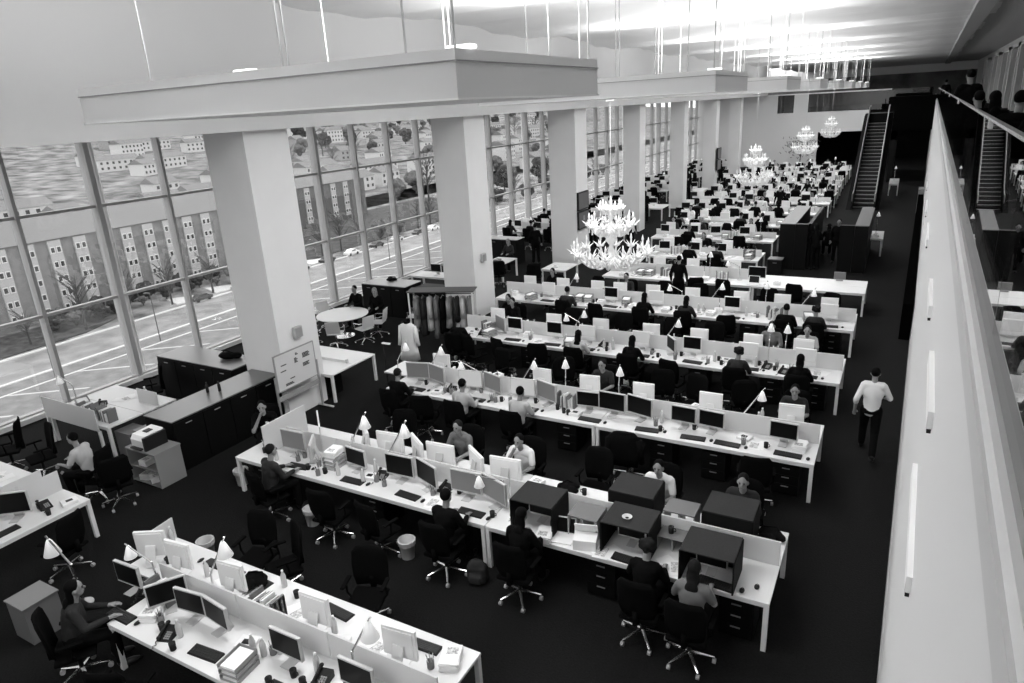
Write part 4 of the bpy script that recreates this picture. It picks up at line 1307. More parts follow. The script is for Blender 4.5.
person(3, 'far', -5.12, PMS, 'dark', label='man in dark T-shirt facing us behind the third row', hair=HAIRG)
person(3, 'far', -1.28, PMS, 'dark', label='man in dark top facing us behind the third row by the aisle', hair=HAIR)
place(TOTE, (-1.95, 13.1, 0.3), 0.3, label='grey carrier bag on a chair behind the third row') if False else None
for x, rz in ((-3.75, 0.1), (-1.55, 0.15), (-8.2, 0.3)): seat(3, 'near', x, -0.45, rz)
for x, rz in ((-8.0, -0.3), (-6.2, 0.4), (-3.9, 0.3), (-3.3, -0.3), (-2.2, 0.4)): seat(3, 'far', x, -0.55, rz)
t = thing('jacket', 'black padded jacket hung over an empty chair in the third row', 'jacket', (-3.75, 10.52, 0), 0.1)
bm = B()
rings = []
for z, w_, d_ in ((0.42, 0.24, 0.05), (0.6, 0.27, 0.07), (0.8, 0.28, 0.08), (0.98, 0.27, 0.08), (1.06, 0.2, 0.06)):
    rings.append([(w_ * math.cos(a) * (1 + 0.06 * math.sin(7 * a + z * 9)), -0.27 + d_ * math.sin(a) * (1 + 0.1 * math.sin(9 * a)), z) for a in [2 * PI * i / 24 for i in range(24)]])
loft(bm, rings)
obj('jacket_body', bm, CLB, t, True)
bm = B(); tube(bm, (-0.27, -0.3, 0.95), (-0.31, -0.26, 0.5), 0.06, 0.05, 8); obj('sleeve', bm, CLB, t, True)
bm = B(); tube(bm, (0.27, -0.3, 0.95), (0.31, -0.26, 0.5), 0.06, 0.05, 8); obj('sleeve', bm, CLB, t, True)

# ---- rows 4 and 5 ----
for x, k, rz in ((-9.05, 'g', -0.6), (-8.6, 'i', 0), (-7.43, 'i', 0), (-6.5, 'l', 0), (-5.1, 'l', 0), (-4.35, 'b', -0.9), (-3.85, 'i', 0), (-2.58, 'l', 0), (-1.38, 'l', 0)): mon(4, 'near', x, k, rz)
for x in (-9.5, -7.75, -6.4, -5.05, -3.85, -2.6, -1.5): mon(4, 'far', x, 'i', 0.05, 0.42)
for x in (-8.5, -7.35, -6.4, -5.0, -3.75, -2.5, -1.3): kbm(4, 'near', x, 0.17)
for x, p_, s, hr in ((-6.4, PFS, 'pale', None), (-5.05, PF, 'black', None), (-2.65, PFC, 'dark', HAIRG), (-1.4, PF, 'black', None)): person(4, 'near', x, p_, s, hair=hr)
for x, p_, s, hr in ((-1.5, PMS, 'pale', HAIRG), (-2.3, PM, 'grey', None), (-9.4, PF, 'black', None)): person(4, 'far', x, p_, s, hair=hr)
for x in (-9.3, -8.4, -7.4, -4.0): seat(4, 'near', x, -0.45, RND.uniform(-0.4, 0.4))
for x in (-7.7, -6.2, -4.9, -3.7): seat(4, 'far', x, -0.5, RND.uniform(-0.4, 0.4))
for x, k in ((-7.05, 0), (-6.85, 1), (-4.6, 0), (-2.2, 2), (-1.85, 2)): lamp_at(4, x, k, 0, 'far', 0.72)
for x, k, rz in ((-9.4, 'l', 0), (-7.3, 'i', 0), (-3.72, 'i', 0), (-1.25, 'l', 0), (-5.9, 'l', 0.1)): mon(5, 'near', x, k, rz)
for x in (-10.4, -9.2, -8.0, -7.25, -6.2, -5.0, -3.6, -2.5, -1.3): mon(5, 'far', x, 'i', 0.05, 0.42)
for x in (-9.3, -7.2, -3.65, -1.2): kbm(5, 'near', x, 0.17)
for x, p_, s, hr in ((-8.4, PM, 'dark', HAIRG), (-6.0, PF, 'black', None), (-4.8, PF, 'dark', None), (-2.2, PM, 'black', None), (-1.5, PFC, 'dark', HAIRG)): person(5, 'near', x, p_, s, hair=hr)
for x, p_, s in ((-9.9, PF, 'black'), (-7.3, PM, 'dark')): person(5, 'far', x, p_, s)
for x in (-7.3, -3.7): seat(5, 'near', x, -0.45, RND.uniform(-0.4, 0.4))
for x in (-8.5, -6.2, -5.0, -3.0, -1.4): seat(5, 'far', x, -0.5, RND.uniform(-0.4, 0.4))
for x, k in ((-8.9, 0), (-5.2, 1), (-4.4, 0), (-2.9, 2), (-2.0, 0)): lamp_at(5, x, k, 0, 'far', 0.72)
def taken(row, side):
    return [e.location.x for e, look, key, where in AUTO if where == W(row, side) and ('monitor' in look or 'lamp' in look)]
for hx in (-4.08, -2.69, -1.57, -3.36, -2.15): OCC.setdefault((2, 'near'), []).append((hx, 0.4, 0.4))
for hx in (-2.88, -1.53, -2.18, -4.1, -1.0): OCC.setdefault((2, 'far'), []).append((hx, 0.4, 0.4))
OCC[(1, 'near')].append((-8.6, 0.4, 0.5))
OCC[(2, 'far')].append((-9.0, 0.5, 0.45))
OCC[(2, 'near')].append((-9.6, 0.5, 0.3))
clutter(1, 'near', -8.0, -3.6, 0, 18, 11, (1, 2, 5, 6, 7, 8, 0, 3))
clutter(1, 'far', -8.8, -3.6, 0, 13, 12, (1, 1, 3, 5, 6, 7, 8))
clutter(2, 'near', -9.9, -4.5, 0, 16, 21, (0, 1, 2, 5, 6, 7, 8))
clutter(2, 'far', -9.4, -1.2, 0, 14, 22, (0, 1, 2, 3, 5, 6, 8))
clutter(3, 'near', -9.3, -0.8, taken(3, 'near'), 20, 31, (0, 1, 5, 6, 7))
clutter(3, 'far', -9.3, -0.8, taken(3, 'far'), 18, 32, (0, 1, 3, 4, 5, 8))
for s, sd in (('near', 41), ('far', 42)): clutter(4, s, -10.2, -0.8, taken(4, s), 44, sd)
for s, sd in (('near', 51), ('far', 52)): clutter(5, s, -11.0, -0.8, taken(5, s), 48, sd)
# low screen with red folders at the aisle end of row 4/5 are left as pale end boxes
# drawer units below the desks
for row, xs in {2: (-9.6, -7.0, -4.4, -3.0, -1.2), 3: (-7.9, -5.2, -3.3, -2.35, -1.15), 4: (-8.0, -5.6, -3.6, -2.0, -1.1), 5: (-9.0, -6.5, -3.2, -1.1)}.items():
    for x in xs: put(PED, row, 'near', x, 0.34, 'black drawer unit', z=0, group='black drawer units under the desks')

# ---- row 6: shared table and far-side screens ----
for x in (-8.3, -7.2, -6.0, -4.6): mon(6, 'far', x, 'i', 0.05, 0.35)
mon(6, 'near', -3.75, 'B', 0, 0.62)
place(LAP, (-3.78, 22.45, DT), 0, label='open white laptop in front of a large black screen in the sixth row')
mon(6, 'near', -8.25, 'i', 0, 0.5)
for x, p_, s in ((-2.9, PF, 'dark'),): pass
place(SM, (-5.95, 21.5, 0), 0, label='person in black standing at the near edge of the sixth row', mats={'shirt': CLB}, group='people standing in the office')
for x in (-6.9, -5.9, -3.4): put(SHEET, 6, 'near', x, 0.3, 'loose papers', group='paper on the desks')
clutter(6, 'far', -8.8, -3.9, taken(6, 'far'), 16, 61)
clutter(6, 'near', -8.8, -4.2, taken(6, 'near') + [-7.2], 12, 62, (0, 1, 3, 4, 7))
place(STACK, (-3.1, 22.7, DT), 0.1, label='low white paper pile on the long empty table')
t = thing('table_sign', 'small grey framed screen standing on the far edge of the long empty table', 'small screen', (-1.35, 23.7, DT))
obj('panel', box(B(), -0.16, 0.16, -0.01, 0.01, 0.05, 0.26), CARD, t); obj('frame', box(B(), -0.17, 0.17, 0.01, 0.02, 0.04, 0.28), GREY, t); obj('foot', box(B(), -0.1, 0.1, -0.05, 0.06, 0, 0.05), GREY, t)
for x, k in ((-6.6, 0), (-5.3, 2), (-4.3, 1)): lamp_at(6, x, k, 0, 'near', 0.7)
for x in (-5.5, -4.5, -2.4): seat(6, 'near', x, -0.45, RND.uniform(-0.4, 0.4))

# ---- rows 7 to 18 ----
EXT = {7: (-8.4, -4.25), 8: (-9.5, -4.3), 9: (-9.7, -4.2), 10: (-10.6, -3.3), 11: (-10.8, -3.2), 12: (-10.8, -3.2), 13: (-10.8, -3.3), 14: (-10.8, -3.4), 15: (-10.8, -3.4), 16: (-10.8, -3.4)}
for row, (xa, xb) in EXT.items():
    bench((xa, ROWY[row], 0), 0, xb - xa, 'white double desk forming the ' + ordw(row) + ' row from the camera', GB, div_h=0.26)
    rr = random.Random(100 + row)
    x = xa + 0.5
    i = 0
    while x < xb - 0.3:
        near_k = rr.choice('iiibbl') if row < 10 else rr.choice('iibbbl')
        if rr.random() < 0.85: mon(row, 'near', x, near_k, rr.uniform(-0.25, 0.25))
        if rr.random() < 0.92: mon(row, 'far', x + rr.uniform(-0.15, 0.15), 'i', rr.uniform(-0.25, 0.25), 0.42)
        q = rr.random()
        sh = rr.choice(['black', 'black', 'dark', 'dark', 'grey', 'white', 'pale'])
        hr = rr.choice([None, None, HAIRG, HAIRG, HAIRL])
        if q < 0.62: person(row, 'near', x, rr.choice([PM, PF, PFS, PMS]), sh, hair=hr)
        elif q < 0.92: seat(row, 'near', x, -0.42, rr.uniform(-0.5, 0.5))
        q = rr.random()
        if q < 0.5: person(row, 'far', x, rr.choice([PM, PF, PFC, PMS]), rr.choice(['black', 'dark', 'grey', 'white', 'pale']), hair=hr)
        elif q < 0.85: seat(row, 'far', x, -0.45, rr.uniform(-0.5, 0.5))
        if rr.random() < 0.4 and x + 0.6 < xb - 0.15: lamp_at(row, x + 0.6, rr.choice([0, 2, 2]), rr.uniform(-0.5, 0.5), 'near', 0.7)
        x += rr.uniform(0.8, 1.15) if row > 8 else rr.uniform(0.95, 1.3)
        i += 1
    clutter(row, 'near', xa, xb, 0, 12, row, (0, 1, 3, 4, 7))
    clutter(row, 'far', xa, xb, 0, 11, row + 50, (0, 3, 4, 7))

# ---------------- window side ----------------
def counter(label, x0, x1, y0, y1, h, top, group=None, n_doors=4, cat='cabinet', face='y', topover=0.01, body=BLKW):
    t = thing('storage_cabinet', label, cat, ((x0 + x1) / 2, (y0 + y1) / 2, 0), 0, group)
    hx, hy = (x1 - x0) / 2, (y1 - y0) / 2
    obj('cabinet_body', box(B(), -hx, hx, -hy, hy, 0.0, h - 0.025), body, t)
    obj('cabinet_top', box(B(), -hx - topover, hx + topover, -hy - topover, hy + topover, h - 0.025, h), top, t)
    for i in range(n_doors):
        if face == 'y':
            s = 2 * hx / n_doors
            d = obj('door', box(B(), -hx + i * s + 0.01, -hx + (i + 1) * s - 0.01, -hy - 0.018, -hy, 0.06, h - 0.06), body, t)
            obj('handle', box(B(), -hx + (i + 0.5) * s - 0.07, -hx + (i + 0.5) * s + 0.07, -hy - 0.03, -hy - 0.018, h - 0.14, h - 0.125), GREY, d)
        else:
            s = 2 * hy / n_doors
            d = obj('door', box(B(), hx, hx + 0.018, -hy + i * s + 0.01, -hy + (i + 1) * s - 0.01, 0.06, h - 0.06), body, t)
            obj('handle', box(B(), hx + 0.018, hx + 0.03, -hy + (i + 0.5) * s - 0.07, -hy + (i + 0.5) * s + 0.07, h - 0.14, h - 0.125), GREY, d)
    return t
counter('long black cabinet with grey top in front of the first column, facing the desks', -12.72, -11.86, 7.26, 9.98, 1.1, GTOP, 'black storage cabinets', 4, face='x')
counter('long black cabinet with grey top running from the windows to the first column', -15.9, -13.15, 9.76, 10.62, 1.1, GTOP, 'black storage cabinets', 4)
counter('black counter with pale top beside the round table', -15.85, -14.0, 17.5, 18.4, 1.1, mat('pale_grey_top', 0.4, 0.4), 'black storage cabinets', 3)
counter('low black cabinet behind the coat rack', -13.9, -12.9, 17.9, 18.5, 1.0, BLKW, 'black storage cabinets', 2)
counter('black cabinet wall along the windows beyond the second column', -16.6, -14.3, 25.9, 26.6, 1.1, mat('pale_grey_top', 0.4, 0.4), 'black storage cabinets', 3)
for nm, (x, y, a) in {'first': (-12.5, 8.6, 0.2), 'second': (-12.3, 8.75, -0.1)}.items():
    place(BOTTLE, (x, y, 1.1), a, label=nm + ' dark tumbler standing on the grey cabinet top by the column', mats={'bottle_body': BLACK, 'cap': BLACK}, scale=0.9)
t = thing('bag', 'black soft bag lying on the grey cabinet top by the window', 'bag', (-13.9, 10.3, 1.1), 0.3)
obj('bag_body', remesh(ball(ball(B(), (0, 0, 0.08), (0.25, 0.15, 0.09), 12), (0.2, 0.05, 0.07), (0.15, 0.1, 0.08), 12), 0.02, 'bag_body', CLB), None, t)
obj('strap', path(B(), [(-0.2, 0, 0.12), (-0.05, 0.03, 0.2), (0.15, 0, 0.15)], 0.012, 6), CLB, t)
# printer trolley
t = thing('shelf_trolley', 'grey open shelf trolley carrying the printer at the end of the cabinet', 'shelf unit', (-12.05, 6.9, 0), 0)
m = mat('trolley_grey', 0.2, 0.6)
for nm, a in (('side_panel', (0.42, 0.44, -0.27, 0.27, 0.03, 0.72)), ('side_panel', (-0.44, -0.42, -0.27, 0.27, 0.03, 0.72)), ('shelf', (-0.42, 0.42, -0.27, 0.27, 0.04, 0.06)), ('shelf', (-0.42, 0.42, -0.27, 0.27, 0.36, 0.38)), ('top_panel', (-0.45, 0.45, -0.28, 0.28, 0.72, 0.745)), ('back_panel', (-0.42, 0.42, 0.25, 0.27, 0.06, 0.72))):
    obj(nm, box(B(), *a), m, t)
for i, (x, z, a, g) in enumerate(((-0.2, 0.06, 0.3, 'leaning papers on the bottom shelf of the printer trolley'), (0.1, 0.06, -0.4, 'second bundle of papers on the bottom shelf of the printer trolley'), (-0.1, 0.38, 0.1, 'paper packet on the middle shelf of the printer trolley'))):
    place(STACK, (-12.05 + x, 6.82, z), a, label=g)
t = thing('printer', 'white and black laser printer on top of the grey trolley', 'printer', (-12.1, 6.9, 0.746), 0)
bm = B(); prism(bm, [(-0.24, 0), (-0.24, 0.2), (-0.18, 0.28), (0.22, 0.3), (0.22, 0)], 'x', -0.2, 0.16)
obj('housing', bm, IMAC, t)
obj('side_cover', box(B(), 0.16, 0.22, -0.24, 0.22, 0, 0.27), BLACK, t)
obj('control_panel', box(B(), -0.08, 0.05, -0.05, 0.08, 0.285, 0.305), BLACK, t)
obj('paper_tray', box(B(), -0.17, 0.14, -0.3, -0.24, 0.03, 0.06), BLACK, t)
# window desk group
bench((-15.95, 7.05, 0), 0, 2.2, 'white window desk behind the pale screen, cluttered with boxes and files', None, divider=False)
t = thing('desk_screen', 'long pale screen standing along the front of the window desk', 'screen panel', (-14.95, 7.0, 0))
obj('screen_panel', box(B(), -1.0, 0.98, -0.02, 0.0, 0.62, 1.1), mat('pale_screen_fabric', 0.55, 0.8), t)
obj('support_leg', box(B(), -1.0, -0.95, -0.02, 0.03, 0, 0.62), LEGW, t)
obj('support_leg', box(B(), 0.93, 0.98, -0.02, 0.03, 0, 0.62), LEGW, t)
t = thing('desk_screen', 'frosted screen upright between the two window desks', 'screen panel', (-14.05, 8.2, DT))
obj('screen_panel', box(B(), -0.35, 0.35, -0.01, 0.01, 0, 0.34), FROST, t)
obj('foot', box(B(), -0.3, 0.3, -0.04, 0.04, 0, 0.01), LEGW, t)
place(BOTTLE, (-14.35, 8.35, DT), 0, label='tall clear bottle by the frosted screen on the window desk', scale=1.3)
for i, (p_, x, y, lb) in enumerate(((BOOKS, -14.1, 7.3, 'row of upright magazines at the end of the window desk'), (BOOKS, -14.75, 7.3, 'second magazine row behind the pale screen'), (STACK, -14.4, 7.42, 'paper heap between the magazine rows of the window desk'), (PHONE, -15.05, 7.72, 'black telephone in the middle of the window desk'), (PENS, -14.7, 7.6, 'pen pot on the window desk'), (STACK, -15.0, 7.4, 'paper heap in the middle of the window desk'), (TRAYP, -15.35, 7.5, 'letter tray next to the window on the window desk'), (SHEET, -14.9, 8.2, 'loose white papers on the far half of the window desk'))):
    place(p_, (x, y, DT), 0.2 * i, label=lb)
place(LB, (-15.75, 7.6, DT), 0.2, label='desk lamp glowing white against the window by the first bay', scale=1)
place(PED, (-13.55, 7.4, 0), PI / 2, label='grey drawer unit at the end of the window desk', mats={'cabinet_body': mat('grey_cabinet', 0.12, 0.6)})
counter('low dark file cabinet at the end of the window desk', -13.4, -12.95, 7.35, 8.2, 0.6, GTOP, None, 1, body=mat('grey_cabinet', 0.12, 0.6))
place(CHAIR, (-15.5, 9.2, 0), 2.6, label='black chair between the window desk and the long cabinet', group='black office chairs')
# left block by the window
bench((-11.25, 0.9, 0), PI / 2, 4.3, 'white double desk at the left edge in front of the trolley', None)
bench((-16.4, 4.5, 0), 0, 3.2, 'white desk by the window where the pale-shirted man sits', None, half=True, divider=False)
place(PMS, (-12.5, 5.95, 0), 2.0, label='man in pale shirt seated by the left window facing the glass', mats={'shirt': CLL}, group='people at the desks')
place(CHAIR, (-12.47, 5.97, 0), 2.0, label='black chair under the pale-shirted man by the left window', group='black office chairs')
place(CHAIR, (-11.9, 6.0, 0), 1.2, label='black chair behind the pale-shirted man, turned away', group='black office chairs')
place(CHAIR, (-14.4, 6.0, 0), 2.9, label='black chair by the window beyond the pale-shirted man', group='black office chairs')
place(CHAIR, (-15.4, 5.9, 0), 2.5, label='black chair closest to the window glass on the left', group='black office chairs')
place(CHAIR, (-10.7, 4.4, 0), PI / 2 + 0.3, label='dark chair pushed to the left edge double desk', group='black office chairs')
for (p_, x, y, a, lb) in ((BIG, -11.75, 4.3, PI / 2 - 0.9, 'large black screen on the desk at the left edge'), (KB, -11.5, 4.0, PI / 2, 'black keyboard on the left edge desk'), (PHONE, -11.7, 4.72, 1.4, 'black telephone on the left edge desk'), (TRAYP, -12.3, 4.75, 1.5, 'letter tray on the far half of the left edge desk'),
                         (STACK, -12.6, 4.45, 1.3, 'paper pile on the far half of the left edge desk'), (DEV, -11.45, 4.98, 1.3, 'grey device at the end of the left edge desk'), (IM, -12.35, 4.1, -PI / 2 + 0.3, 'white monitor back on the far half of the left edge desk'), (SHEET, -13.6, 4.9, 0.2, 'white papers on the desk before the pale-shirted man'), (MUG, -11.4, 4.62, 0, 'black mug near the corner of the left edge desk')):
    place(p_, (x, y, DT), a, label=lb)
t = thing('partition_panel', 'frosted partition standing upright on the left edge desk', 'partition', (-12.05, 4.55, DT))
obj('screen_panel', box(B(), -0.01, 0.01, -0.4, 0.4, 0.36, 0.5), FROST, t)
obj('bracket', box(B(), -0.014, 0.014, -0.02, 0.02, 0.3, 0.4), LEGW, t)
place(LB, (-9.75, 4.05, 0.0), 0.0, label='tall white-shaded lamp at the window end of the nearest desk', scale=1.45)
# meeting table beyond the first column
bench((-13.65, 11.1, 0), 0, 2.3, 'clean white double table right of the first column', None, divider=False)
t = thing('cable_tray', 'low white rail along the middle of the clean table', 'table rail', (-12.5, 11.9, DT))
obj('rail', box(B(), -1.0, 0.9, -0.02, 0.02, 0, 0.07), LEGW, t); obj('end_post', box(B(), 0.9, 0.94, -0.03, 0.03, 0, 0.1), SILVER, t)
for x in (-13.2, -11.9): place(PED, (x, 11.5, 0), 0, label='black drawer unit under the clean white table, ' + ('column end' if x < -13 else 'open end'), group='drawer units under the clean table')
# whiteboard on a mobile stand
t = thing('mobile_whiteboard', 'whiteboard with dark notes on a wheeled frame beside the first column', 'whiteboard', (-11.5, 10.2, 0), 0)
bd = obj('board', box(B(), -0.015, 0.015, -0.58, 0.58, 0.85, 1.66), mat('whiteboard_face', 0.62, 0.3), t)
bm = B()
box(bm, -0.02, 0.022, -0.6, 0.6, 1.66, 1.68); box(bm, -0.02, 0.022, -0.6, 0.6, 0.83, 0.85); box(bm, -0.02, 0.022, -0.6, -0.58, 0.83, 1.68); box(bm, -0.02, 0.022, 0.58, 0.6, 0.83, 1.68)
obj('board_frame', bm, GREY, t)
for (y, z, w_, h_) in ((-0.35, 1.42, 0.16, 0.05), (-0.38, 1.28, 0.16, 0.04), (0.02, 1.42, 0.1, 0.14), (0.06, 1.55, 0.08, 0.06), (0.33, 1.46, 0.22, 0.14), (0.3, 1.24, 0.2, 0.1), (-0.25, 0.95, 0.24, 0.08), (-0.15, 1.05, 0.14, 0.04)):
    bm = B()
    for q in range(max(1, int(h_ / 0.03))):
        box(bm, 0.015, 0.018, y - w_ / 2, y + w_ / 2 - 0.03 * (q % 2), z - h_ / 2 + q * 0.03, z - h_ / 2 + q * 0.03 + 0.024)
    obj('note', bm, mat('board_ink', 0.05, 0.6), bd)
for y in (-0.63, 0.63):
    obj('upright', box(B(), -0.02, 0.02, y - 0.02, y + 0.02, 0.06, 1.2), GREY, t)
    obj('foot', box(B(), -0.14, 0.34, y - 0.02, y + 0.02, 0.04, 0.07), SILVER, t)
    for x in (-0.12, 0.32): obj('caster', tube(B(), (x, y - 0.012, 0.02), (x, y + 0.012, 0.02), 0.02, n=8), BLACK, t)
obj('crossbar', box(B(), -0.02, 0.02, -0.63, 0.63, 0.62, 0.72), GREY, t)
# round table with white chairs
t = thing('round_table', 'round white meeting table by the windows', 'table', (-14.8, 15.3, 0))
obj('tabletop', lathe(B(), [(0.78, DT - 0.03), (0.8, DT - 0.02), (0.8, DT), (0.0, DT)], 40, cap=False), WHITE, t)
obj('column_leg', tube(B(), (0, 0, 0.05), (0, 0, DT - 0.03), 0.04, n=12), CHROME, t)
obj('foot_disc', lathe(B(), [(0.32, 0), (0.32, 0.012), (0.05, 0.04)], 24), CHROME, t)
for i, (a, lb) in enumerate(((200, 'white sling chair at the round table closest to the window'), (250, 'white sling chair at the camera side of the round table'), (300, 'second white chair at the camera side of the round table'), (345, 'white chair at the round table turned to the coat rack'), (20, 'white chair pulled out towards the black counter'), (160, 'white chair between the round table and the glass'))):
    r = math.radians(a)
    place(WCH, (-14.8 + 1.12 * math.cos(r), 15.3 + 1.12 * math.sin(r), 0), r + PI / 2, label=lb, group='white chairs at the round table')
place(WCH, (-13.0, 16.6, 0), 1.9, label='white wheeled chair standing apart beside the black counter', group='white chairs at the round table')
place(PM, (-15.1, 16.42, 0), PI, label='person in black seated behind the round table next to the window', mats={'shirt': CLB}, group='people at the round table')
place(PF, (-14.3, 16.4, 0), PI + 0.4, label='person with light long hair in black behind the round table', mats={'shirt': CLB, 'hair': HAIRL}, group='people at the round table')
# things on the counter and desks behind it
bench((-15.9, 20.3, 0), 0, 3.0, 'white desk behind the pale-topped counter with a small black screen', None, divider=False, half=True)
place(MON, (-14.9, 20.6, DT), 0, label='small black screen standing alone by the second bay window')
place(SOFT, (-15.0, 18.1, 1.1), 0.5, label='black bag on the pale counter top')
for i, (x, y) in enumerate(((-14.4, 20.7), (-13.9, 20.6))): place((STACK, SHEET)[i], (x, y, DT), 0.3, label=('paper stack', 'loose papers')[i] + ' on the desk behind the pale counter')
# coat rack
t = thing('coat_rack', 'long black-railed coat rack full of coats before the second column', 'coat rack', (-11.4, 15.95, 0), 0.35)
for s in (-0.95, 0.95):
    for q in (-0.25, 0.25):
        obj('leg', box(B(), s - 0.02, s + 0.02, q - 0.02, q + 0.02, 0, 1.58), LEGW, t)
obj('top_shelf', box(B(), -1.0, 1.0, -0.28, 0.28, 1.58, 1.61), mat('rack_grey', 0.05), t)
obj('hanging_rail', tube(B(), (-0.95, 0, 1.48), (0.95, 0, 1.48), 0.015, n=8), BLACK, t)
def coat(seed, m, L):
    rr = random.Random(seed)
    p = Proto('coat', 'coat')
    rings = []
    for z, w_, d_ in ((0, 0.18, 0.12), (-0.15, 0.22, 0.16), (-0.5, 0.2, 0.15), (-L * 0.8, 0.24, 0.17), (-L, 0.27, 0.19)):
        ph = rr.uniform(0, 6)
        rings.append([((d_ + 0.02 * math.sin(5 * a + ph)) * math.cos(a) * 0.62, (w_ + 0.025 * math.sin(7 * a + ph)) * math.sin(a), z) for a in [2 * PI * i / 28 for i in range(28)]])
    bm = B(); loft(bm, rings)
    p.add('coat_body', bm, m, True)
    for s in (-1, 1):
        bm = B(); tube(bm, (0, s * 0.17, -0.06), (0.02, s * 0.22, -0.6), 0.06, 0.05, 8); p.add('sleeve', bm, m, True)
    bm = B(); path(bm, [(0, -0.15, 0.01), (0, 0, 0.07), (0, 0.15, 0.01)], 0.006, 5); path(bm, [(0, 0, 0.07), (0, 0, 0.12)], 0.004, 5)
    p.add('hanger', bm, SILVER)
    return p
CM = [mat('coat_mid_grey', 0.2, 0.95, noise=0.05, nscale=6), CLD, mat('coat_pale', 0.42, 0.95, noise=0.06, nscale=8), CLG, CLB]
for i in range(9):
    u = -0.8 + 0.2 * i
    lb = ['mid grey coat at the window end of the coat rack', 'dark coat, second on the coat rack from the window', 'pale long coat, third on the coat rack', 'grey coat, fourth on the coat rack', 'black coat in the middle of the coat rack', 'mid grey coat right of the black coat in the rack middle', 'dark coat, third from the aisle end of the coat rack', 'pale coat, second from the aisle end of the coat rack', 'grey coat at the aisle end of the coat rack'][i]
    p = coat(i, [CM[0], CM[1], CM[2], CM[3], CM[4], CM[0], CM[1], CM[2], CM[3]][i], 0.88 + 0.08 * ((i * 3) % 5))
    place(p, (-11.4 + u * math.cos(0.35), 15.95 + u * math.sin(0.35), 1.37), 0.35 + 0.1 * math.sin(i), label=lb, group='coats on the coat rack')
# dress stand in a white coat, thin black floor lamp
t = thing('dress_stand', 'dress stand wearing a long white coat in front of the coat rack', 'dress stand', (-10.85, 13.5, 0), 0.2)
rings = []
for z, w_, d_ in ((0.35, 0.27, 0.17), (0.7, 0.22, 0.14), (0.95, 0.17, 0.12), (1.2, 0.2, 0.13), (1.32, 0.19, 0.1), (1.38, 0.07, 0.06)):
    rings.append([(w_ * math.cos(a) * (1 + 0.05 * math.sin(8 * a)), d_ * math.sin(a), z) for a in [2 * PI * i / 32 for i in range(32)]])
bm = B(); loft(bm, rings); obj('coat_body', bm, CLW, t, True)
for s in (-1, 1):
    bm = B(); tube(bm, (s * 0.19, 0, 1.28), (s * 0.27, 0, 0.75), 0.06, 0.05, 10); obj('sleeve', bm, CLW, t, True)
obj('collar', lathe(B(), [(0.08, 1.36), (0.1, 1.42), (0.06, 1.44), (0.05, 1.37)], 16), CLB, t)
obj('stand_pole', tube(B(), (0, 0, 0.02), (0, 0, 0.4), 0.015, n=8), BLACK, t)
obj('stand_foot', lathe(B(), [(0.16, 0), (0.16, 0.015), (0.02, 0.03)], 16), BLACK, t)
t = thing('floor_lamp', 'thin black floor lamp with small white head beside the dress stand', 'floor lamp', (-10.6, 12.2, 0), 0)
obj('base', lathe(B(), [(0.12, 0), (0.12, 0.015), (0.02, 0.025)], 16), BLACK, t); obj('pole', tube(B(), (0, 0, 0.02), (0, 0, 1.25), 0.01, n=8), BLACK, t); obj('lamp_head', box(B(), -0.03, 0.2, -0.03, 0.03, 1.25, 1.28), IMAC, t)
# person in front of the rack at the end of row four
place(PM, (-9.85, 14.3, 0), 0.1, label='person in black seated at the window end of the fourth row before the coats', mats={'shirt': CLB}, group='people at the desks')
place(CHAIR, (-9.85, 14.27, 0), 0.1, label='black chair at the window end of the fourth row before the coats', group='black office chairs')
place(PF, (-9.7, 17.0, 0), PI, label='dark-haired person facing us behind the window end of the fourth row', mats={'shirt': CLB}, group='people at the desks')
# tables beyond the second column
bench((-14.25, 22.9, 0), 0, 0.9, 'small white table with a book beyond the second column', None, divider=False, half=False, depth=0.62)
place(STACK, (-13.8, 23.3, DT), 0, label='dark book on the small white table', mats={'sheets': CARD})
place(CHAIR, (-13.2, 22.3, 0), 0.6, label='black chair at the small white table, chrome foot showing', group='black office chairs')
place(PF, (-14.1, 24.9, 0), PI, label='person seated beyond the small white table', mats={'shirt': CLD, 'hair': HAIRL}, group='people at the desks')
place(SM, (-13.6, 26.3, 0), 0.4, label='person in black standing at the black window cabinet', mats={'shirt': CLB}, group='people standing in the office')
bench((-11.5, 22.6, 0), 0, 1.0, 'small white desk beside the third column', None, divider=False, half=False, depth=0.6)
place(CHAIR, (-11.6, 22.2, 0), 0.5, label='black chair with jacket at the foot of the third column', group='black office chairs')
place(DEV, (-11.1, 23.0, DT), 0.3, label='white device on the small desk beside the third column')
# displays on column three and six
for (y, k, g) in ((26.45, 0, 'third'), (51.3, 1, 'sixth')):
    for z, wd in ((1.5, 'lower'), (2.3, 'upper')):
        t = thing('wall_display', wd + ' dark display fixed to the aisle face of the ' + g + ' column', 'display', (-11.69, y + 0.6, z), 0, 'displays on the columns')
        obj('frame', box(B(), 0, 0.08, -0.55, 0.55, 0, 0.75, bev=0.005), BLACK, t)
        obj('screen', box(B(), 0.08, 0.085, -0.5, 0.5, 0.05, 0.7), mat('display_glow', 0.02, 0.3, emit=0.06), t)
